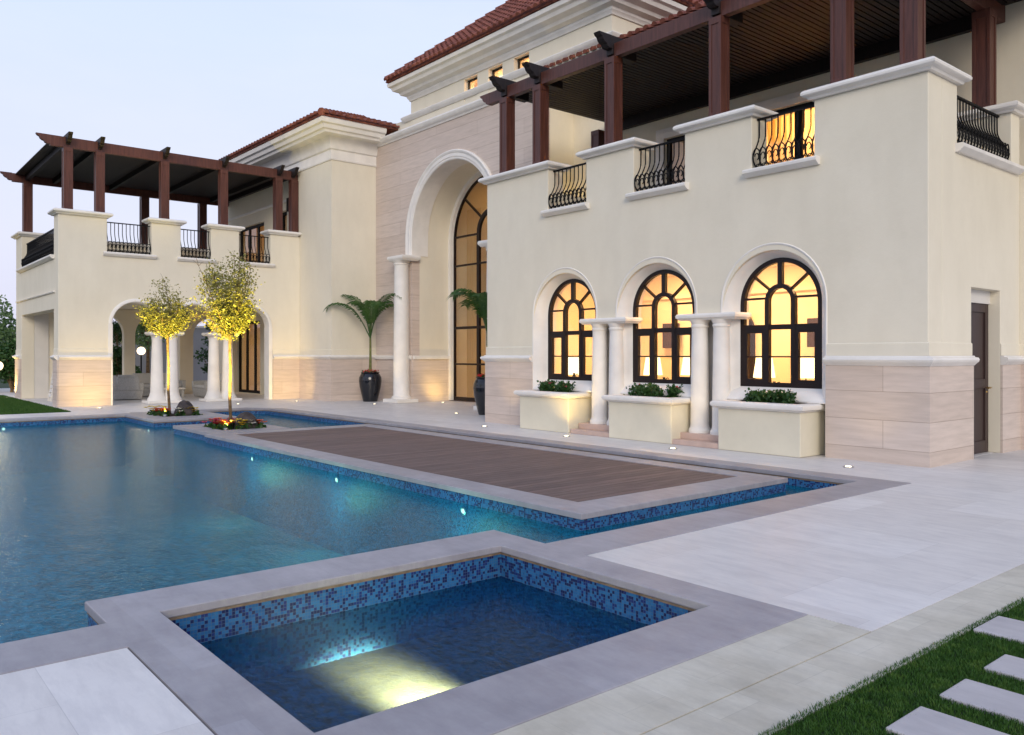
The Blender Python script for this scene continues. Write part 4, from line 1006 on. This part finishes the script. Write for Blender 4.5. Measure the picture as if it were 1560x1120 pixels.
# flowers
def flower_mesh(col, seed):
    rn = random.Random(seed); t = bpy.data.objects.new('flowering_plant', None); COL.objects.link(t)
    lb = MB(); leafcloud(lb, [(rn.gauss(0,.05),rn.gauss(0,.05),rn.uniform(0,.08)) for _ in range(50)], .07, rn); lb.build('foliage', 'shrub_leaf', t, smooth=0)
    fb = MB()
    for _ in range(7):
        c = Vector((rn.gauss(0,.05),rn.gauss(0,.05),rn.uniform(.08,.17)))
        for k in range(6):
            a = 2*PI*k/6; d = Vector((math.cos(a),math.sin(a),.35)); u = Vector((-math.sin(a),math.cos(a),0))
            fb.add([c, c+d*.04+u*.026, c+d*.07, c+d*.04-u*.026], [(0,1,2,3)])
    fb.build('blossom', col, t, smooth=0); t.scale = (1.35,1.35,1.3); return t
FL = {c: flower_mesh('petal_'+c, i+20) for i, c in enumerate(('red','orange','yellow','white','pink'))}
used = set()
def put_flower(col, x, y, lab, z=-.02):
    src = FL[col]
    if col not in used: src.location = (x,y,z); o = src; used.add(col)
    else: o = dup(src, (x,y,z))
    o['label'] = lab; o['category'] = 'flower'; o['group'] = 'flowering plants at the trees'
    return o
where1 = 'beside the smaller tree'; where2 = 'beside the taller tree'
for i, (c, x, y, s_) in enumerate((('yellow',-22.93,6.62,'leftmost'),('yellow',-22.86,6.85,'second from the left'),('orange',-22.55,6.62,'directly before the trunk'),('red',-22.42,6.75,'just right of the trunk'),('orange',-22.22,6.64,'in front of the boulder'),('white',-21.86,7.02,'right of the boulder'),('yellow',-21.88,7.35,'furthest right behind the boulder'))):
    put_flower(c, x, y, '%s flowering plant %s, %s' % (c, where1, s_))
for i, (c, x, y, s_) in enumerate((('orange',-18.2,6.62,'leftmost'),('red',-18.0,6.45,'second from the left'),('red',-17.95,6.85,'behind the trunk'),('pink',-17.68,6.42,'directly before the trunk'),('red',-17.5,6.55,'just right of the trunk'),('orange',-17.35,6.42,'before the boulder'),('yellow',-17.1,6.75,'right of the boulder'),('white',-17.08,7.0,'at the right edge'),('orange',-17.12,7.12,'furthest back'))):
    put_flower(c, x, y, '%s flowering plant %s, %s' % (c, where2, s_))

# potted palms
def pot(x, y, lab):
    t = thing('plant_pot', lab, 'plant pot', (x,y,0), 'tall glossy black pots')
    MB().lathe([(.0,.003),(.24,.003),(.25,.03),(.29,.2),(.36,.5),(.385,.7),(.375,.82),(.32,.93),(.29,.955),(.315,.98),(.32,1.0),(.29,1.0),(.27,.97),(.26,.90),(.0,.90)], (x,y,0), 36, cap=False).build('body', 'pot', t, smooth=50)
    MB().lathe([(0,0),(.255,0),(.255,.03),(0,.045)], (x,y,.90), 20, cap=False).build('soil', 'soil', t)
def palm(x, y, lab, seed, fronds):
    rn = random.Random(seed); t = thing('palm', lab, 'palm', (x,y,.92), 'palms in black pots')
    MB().tube([(x,y,.9),(x+.01,y,1.6),(x-.015,y+.01,2.2),(x,y,2.55)], [.055,.04,.035,.045], 10).build('trunk', 'palm_stem', t)
    for (az, el, ln) in fronds:
        d0 = Vector((math.cos(az),math.sin(az),0)); p = Vector((x,y,2.15)); ln *= 1.3 if seed == 5 else 1.05; pts = [p.copy()]; e = el; k = 18
        for i in range(k):
            s_ = i/k; e = min(1.5, el+.22)-(s_**2.4)*2.1
            p = p+(d0*math.cos(e)+Vector((0,0,math.sin(e))))*ln/k; pts.append(p.copy())
        f = MB(); f.tube(pts, [.024*(1-.85*i/k) for i in range(k+1)], 5)
        side = Vector((-d0.y,d0.x,0))
        for i in range(5, k):
            for sg in (-1,1):
                for h_ in (0,.33,.66):
                    c = pts[i]*(1-h_)+pts[i+1]*h_; tt = (pts[i+1]-pts[i]).normalized(); s2 = (i+h_)/k
                    ll = .52*math.sin(min(1,(s2-.2)/.35)*PI/2)*(1-.55*max(0,s2-.6)/.4)*rn.uniform(.85,1.1)
                    dr = (side*sg*.85+tt*.75+Vector((0,0,.25))).normalized(); w = tt*.02
                    m1 = c+dr*ll*.5+Vector((0,0,-.02)); m2 = c+dr*ll+Vector((0,0,-.17*ll/.4-.03))
                    f.add([c-w*.5,c+w*.5,m1+w,m1-w,m2], [(0,1,2,3),(3,2,4)])
        f.build('frond', 'palm_leaf', t, smooth=0)
pot(-24.45, 14.1, 'glossy black pot standing left of the tall stone arch')
palm(-24.45, 14.1, 'palm growing in the black pot left of the tall stone arch', 5, [(3.55,1.12,1.75),(3.95,.90,1.65),(.35,1.1,1.75),(5.9,.95,1.6),(1.5,1.35,1.35),(4.9,1.25,1.3),(2.6,1.3,1.4),(.9,1.15,1.3)])
pot(-17.12, 13.42, 'glossy black pot half hidden by the stone corner, right of the tall arch')
palm(-17.12, 13.42, 'palm in the black pot half hidden behind the wall corner', 6, [(3.5,1.05,1.7),(3.1,.95,1.5),(4.2,1.2,1.6),(1.4,1.2,1.4),(5.3,1.1,1.5),(2.4,1.1,1.5)])
def pot_flowers(x, y, lab, seed):
    rn = random.Random(seed); t = thing('flowering_plant', lab, 'flower', (x,y,.93), 'red flowers at the foot of the palms')
    lb = MB(); fb = MB(); L1 = []; L2 = []
    for _ in range(160):
        a = rn.uniform(0,2*PI); r = rn.uniform(.1,.28); L1.append((x+r*math.cos(a),y+r*math.sin(a),.93+rn.uniform(0,.09)))
    for _ in range(70):
        a = rn.uniform(0,2*PI); r = rn.uniform(.1,.29); L2.append((x+r*math.cos(a),y+r*math.sin(a),.98+rn.uniform(0,.09)))
    leafcloud(lb, L1, .06, rn); lb.build('foliage', 'shrub_leaf', t, smooth=0)
    leafcloud(fb, L2, .05, rn, .6); fb.build('blossom', 'petal_red', t, smooth=0)
pot_flowers(-24.45, 14.1, 'red flowers around the palm stem in the left black pot', 7)
pot_flowers(-17.12, 13.42, 'red flowers in the half hidden black pot at the wall corner', 8)

# ------------------------------------------------------------------ loggia furniture
def sofa(x, y, w, d, ang, lab, grp, cat='armchair', name='armchair'):
    t = thing(name, lab, cat, (x,y,0), grp); ca, sa = math.cos(ang), math.sin(ang)
    def tf(b): b.v = [(x+a*ca-c*sa, y+a*sa+c*ca, z) for a, c, z in b.v]; return b
    b = MB()
    def tap(x0,x1,y0,y1,z0,z1,fl=.05):
        b.add([(x0+fl,y0+fl,z0),(x1-fl,y0+fl,z0),(x1-fl,y1-fl,z0),(x0+fl,y1-fl,z0),(x0,y0,z1),(x1,y0,z1),(x1,y1,z1),(x0,y1,z1)], [(0,3,2,1),(4,5,6,7),(0,1,5,4),(1,2,6,5),(2,3,7,6),(3,0,4,7)])
    tap(-w/2,w/2,-d/2,d/2,.02,.34,.06)
    b.box(-w/2,-w/2+.14,-d/2,d/2,.341,.60); b.box(w/2-.14,w/2,-d/2,d/2,.341,.60); b.box(-w/2+.141,w/2-.141,d/2-.15,d/2,.341,.80)
    tf(b).build('frame', 'wicker', t, smooth=0, bevel=.02)
    tf(MB().box(-w/2+.15,w/2-.15,-d/2+.02,d/2-.16,.342,.47)).build('seat_cushion', 'cushion', t, bevel=.03)
    n = max(1, round(w/.8))
    for i in range(n):
        x0 = -w/2+.16+(w-.32)*i/n; x1 = x0+(w-.32)/n-.02
        tf(MB().add([(x0,d/2-.32,.475),(x1,d/2-.32,.475),(x1,d/2-.16,.475),(x0,d/2-.16,.475),(x0,d/2-.24,.88),(x1,d/2-.24,.88),(x1,d/2-.12,.88),(x0,d/2-.12,.88)], [(0,3,2,1),(4,5,6,7),(0,1,5,4),(1,2,6,5),(2,3,7,6),(3,0,4,7)])).build('back_cushion', 'cushion', t, bevel=.03)
sofa(-31.0, 8.05, 1.0, .9, -PI/2-.1, 'pale wicker armchair turned away, behind the left end of the loggia arches', 'pale loggia seats')
sofa(-32.8, 9.6, 1.9, .9, PI/2, 'pale wicker sofa against the back wall of the loggia', 'pale loggia seats', 'sofa', 'sofa')
sofa(-30.9, 11.0, 1.2, .95, PI*.0+.1, 'wide pale wicker armchair between the two loggia column pairs', 'pale loggia seats')
ct = thing('coffee_table', 'low pale coffee table between the loggia seats', 'coffee table', (-31.1,9.6,0))
MB().box(-31.5,-30.7,9.2,10.0,.32,.38).build('table_top', 'white_paint', ct, smooth=0, bevel=.01)
for sx in (-31.42,-30.78):
    for sy_ in (9.28,9.92): MB().box(sx-.04,sx+.04,sy_-.04,sy_+.04,.003,.319).build('leg', 'wicker', ct, smooth=0)
# folded white deck chairs leaning by the loggia end
def folded(x, y, lab):
    t = thing('folded_chair', lab, 'folded chair', (x,y,0), 'folded white chairs leaning in the loggia')
    for s_ in (-.2,.2):
        MB().obox((x+s_,y,.62), (.02,0,0), (0,.03,0), (0,.10,.62)).build('frame_rail', 'white_paint', t, smooth=0)
    b = MB()
    for k in range(7): z = .2+k*.15; b.obox((x,y-.105+.16*z,z), (.2,0,0), (0,.012,0), (0,.006,.05))
    b.build('slats', 'white_paint', t, smooth=0)
    MB().obox((x,y+.115,1.16), (.15,0,0), (0,.03,0), (0,.02,.10)).build('headrest', 'white_paint', t, smooth=0, bevel=.01)
folded(-31.6, 5.85, 'folded white slatted chair leaning inside the loggia end opening, left one')
folded(-31.0, 6.0, 'folded white slatted chair leaning inside the loggia end opening, right one')

# ------------------------------------------------------------------ garden beyond
w = thing('garden_wall', 'plain grey garden wall seen through the loggia arches', 'wall', (-41,14,0))
MB().box(-41.2,-41,6.6,30,-.1,2.9).build('wall_panel', 'grey_wall', w, smooth=0)
MB().box(-41.26,-40.94,6.55,30,2.901,3.0).build('coping', 'trim', w, smooth=0)
def globe(x, y, z, r, lab, post_=True, wallmount=False, e=25):
    t = thing('globe_lamp', lab, 'lamp', (x,y,0), 'glowing globe lamps in the garden')
    bm = bmesh.new(); bmesh.ops.create_uvsphere(bm, u_segments=24, v_segments=16, radius=r); b = MB(); b.v = [(v.co.x+x,v.co.y+y,v.co.z+z) for v in bm.verts]; b.f = [tuple(v.index for v in f.verts) for f in bm.faces]; bm.free()
    b.build('globe', 'globe', t, smooth=80)
    MB().tube([(x,y,-.1),(x,y,z-r*.9)], .03, 8).lathe([(.12,0),(.12,.04),(.04,.06)], (x,y,-.1), 12).build('pole', 'iron', t)
    ld = bpy.data.lights.new('lamp', 'POINT'); ld.energy = e; ld.color = (1,.75,.42); ld.shadow_soft_size = r
    o = bpy.data.objects.new('lamp', ld); COL.objects.link(o); o.parent = t; o.location = (0,0,z+r+.25)
globe(-36.9, 10.17, 1.75, .17, 'glowing globe lamp seen through the leftmost loggia arch')
globe(-37.6, 5.05, 1.15, .18, 'glowing globe lamp among the bushes at the left photo edge', e=40)
def bush_tree(x, y, h, r, lab, seed, n, name='garden_tree', cat='tree', tz=.35, mat='far_leaf', ls=.16, grp='trees and bushes of the garden'):
    rn = random.Random(seed); t = thing(name, lab, cat, (x,y,-.1), grp)
    b = MB(); tips = []
    base = Vector((x,y,-.12)); b.tube([base, base+Vector((.05,0,h*tz))], [r*.09,r*.06], 8)
    for k in range(12):
        a = rn.uniform(0,2*PI); e = rn.uniform(.1,1.4); d = Vector((math.cos(a)*math.cos(e),math.sin(a)*math.cos(e),math.sin(e)))
        q = base+Vector((0,0,h*tz)); z = Vector((d.x*r*.8,d.y*r*.8,d.z*h*(1-tz)*.85)); b.tube([q,q+z*.5+Vector((0,0,.05)),q+z], [r*.05,r*.03,.01], 5); tips.append((q+z, r*rn.uniform(.28,.45))); tips.append((q+z*.55, r*rn.uniform(.28,.42)))
    b.build('trunk', 'bark', t)
    pts = []
    for _ in range(n):
        c, rr = rn.choice(tips); v = Vector((rn.gauss(0,1),rn.gauss(0,1),rn.gauss(0,.8))).normalized()*rr*rn.uniform(.5,1.05); p = c+v
        if p.z < 0: p.z = rn.uniform(0,.2)
        pts.append(p)
    lb = MB(); leafcloud(lb, pts, ls, rn, .45); lb.build('crown', mat, t, smooth=0)
bush_tree(-44.5, 4.9, 4.3, 2.4, 'tall pale green tree beyond the lawn at the left photo edge', 31, 14000, ls=.15)
bush_tree(-41.5, 3.6, 2.6, 1.5, 'lower dark bush behind the globe lamp at the left edge', 32, 7000, mat='shrub_leaf', tz=.1, ls=.13, name='bush', cat='bush')
bush_tree(-40.2, 5.9, 2.3, 1.1, 'round green bush right beside the villa corner beyond the lawn', 33, 6000, mat='shrub_leaf', tz=.1, ls=.12, name='bush', cat='bush')
bush_tree(-36.2, 9.2, 3.5, .75, 'dark climbing shrub seen at the left side of the leftmost loggia arch', 34, 3800, mat='shrub_leaf', tz=.12, ls=.11, name='bush', cat='bush')
bush_tree(-39.6, 11.2, 4.2, 1.1, 'pale green tree crown seen through the leftmost loggia arch', 35, 3000, tz=.5, ls=.10)
bush_tree(-36.8, 13.3, 3.6, .8, 'dark shrub seen through the middle loggia arch', 36, 3200, mat='shrub_leaf', tz=.1, ls=.11, name='bush', cat='bush')

# ------------------------------------------------------------------ camera, world, light
cam = bpy.data.cameras.new('camera'); co = bpy.data.objects.new('camera', cam); COL.objects.link(co); S.camera = co
cam.sensor_width = 36; cam.lens = 1245.7/1560*36; cam.shift_y = -20/1560; cam.clip_end = 2000; cam.clip_start = .05
co.location = (0,0,1.6)
th = R(50.197)
co.rotation_euler = (PI/2, 0, th)
wd = bpy.data.worlds.new('World'); S.world = wd; wd.use_nodes = True; nt = wd.node_tree; nt.nodes.clear()
wo = nt.nodes.new('ShaderNodeOutputWorld'); bg = nt.nodes.new('ShaderNodeBackground')
SUN_EL, SUN_AZ = 9, 125     # azimuth of the glow measured from +Y towards +X
sky = nt.nodes.new('ShaderNodeTexSky'); sky.sky_type = 'NISHITA'; sky.sun_disc = False; sky.sun_elevation = R(SUN_EL); sky.sun_rotation = R(SUN_AZ); sky.air_density = 1.2; sky.dust_density = 1.5; sky.ozone_density = 2
tc = nt.nodes.new('ShaderNodeTexCoord'); sx = nt.nodes.new('ShaderNodeSeparateXYZ'); L(nt, tc.outputs['Generated'], sx.inputs[0])
gr = ramp(nt, sx.outputs[2], [(0, (.66,.66,.84)), (.12, (.72,.74,.91)), (.35, (.66,.75,.97)), (1, (.40,.52,.86))])
m1 = nt.nodes.new('ShaderNodeVectorMath'); m1.operation = 'SCALE'; m1.inputs['Scale'].default_value = .05; L(nt, sky.outputs[0], m1.inputs[0])
hz = N(nt, 'ShaderNodeMapping'); hz.inputs['Scale'].default_value = (1,1,4); L(nt, tc.outputs['Generated'], hz.inputs[0])
ad = mix(nt, mth(nt, 'MULTIPLY', ramp(nt, noise(nt, hz.outputs[0], 2.2, 5, .6), [(.4,(0,0,0)),(.75,(1,1,1))]), .22), mix(nt, .85, m1.outputs[0], gr), (.76,.76,.84))
L(nt, ad, bg.inputs[0]); bg.inputs[1].default_value = 1.0; L(nt, bg.outputs[0], wo.inputs[0])
sd = bpy.data.lights.new('sun', 'SUN'); sd.energy = 1.2; sd.angle = R(25); sd.color = (1,.88,.72)
so = bpy.data.objects.new('sun', sd); COL.objects.link(so)
az = R(SUN_AZ); dirv = Vector((math.sin(az)*math.cos(R(22)), math.cos(az)*math.cos(R(22)), math.sin(R(22))))
so.rotation_mode = 'QUATERNION'; so.rotation_quaternion = (-dirv).to_track_quat('-Z','Y')
S.view_settings.view_transform = 'Standard'; S.view_settings.look = 'None'; S.view_settings.exposure = .35; S.view_settings.gamma = 1
S.render.engine = 'CYCLES'
S.cycles.transparent_max_bounces = 12
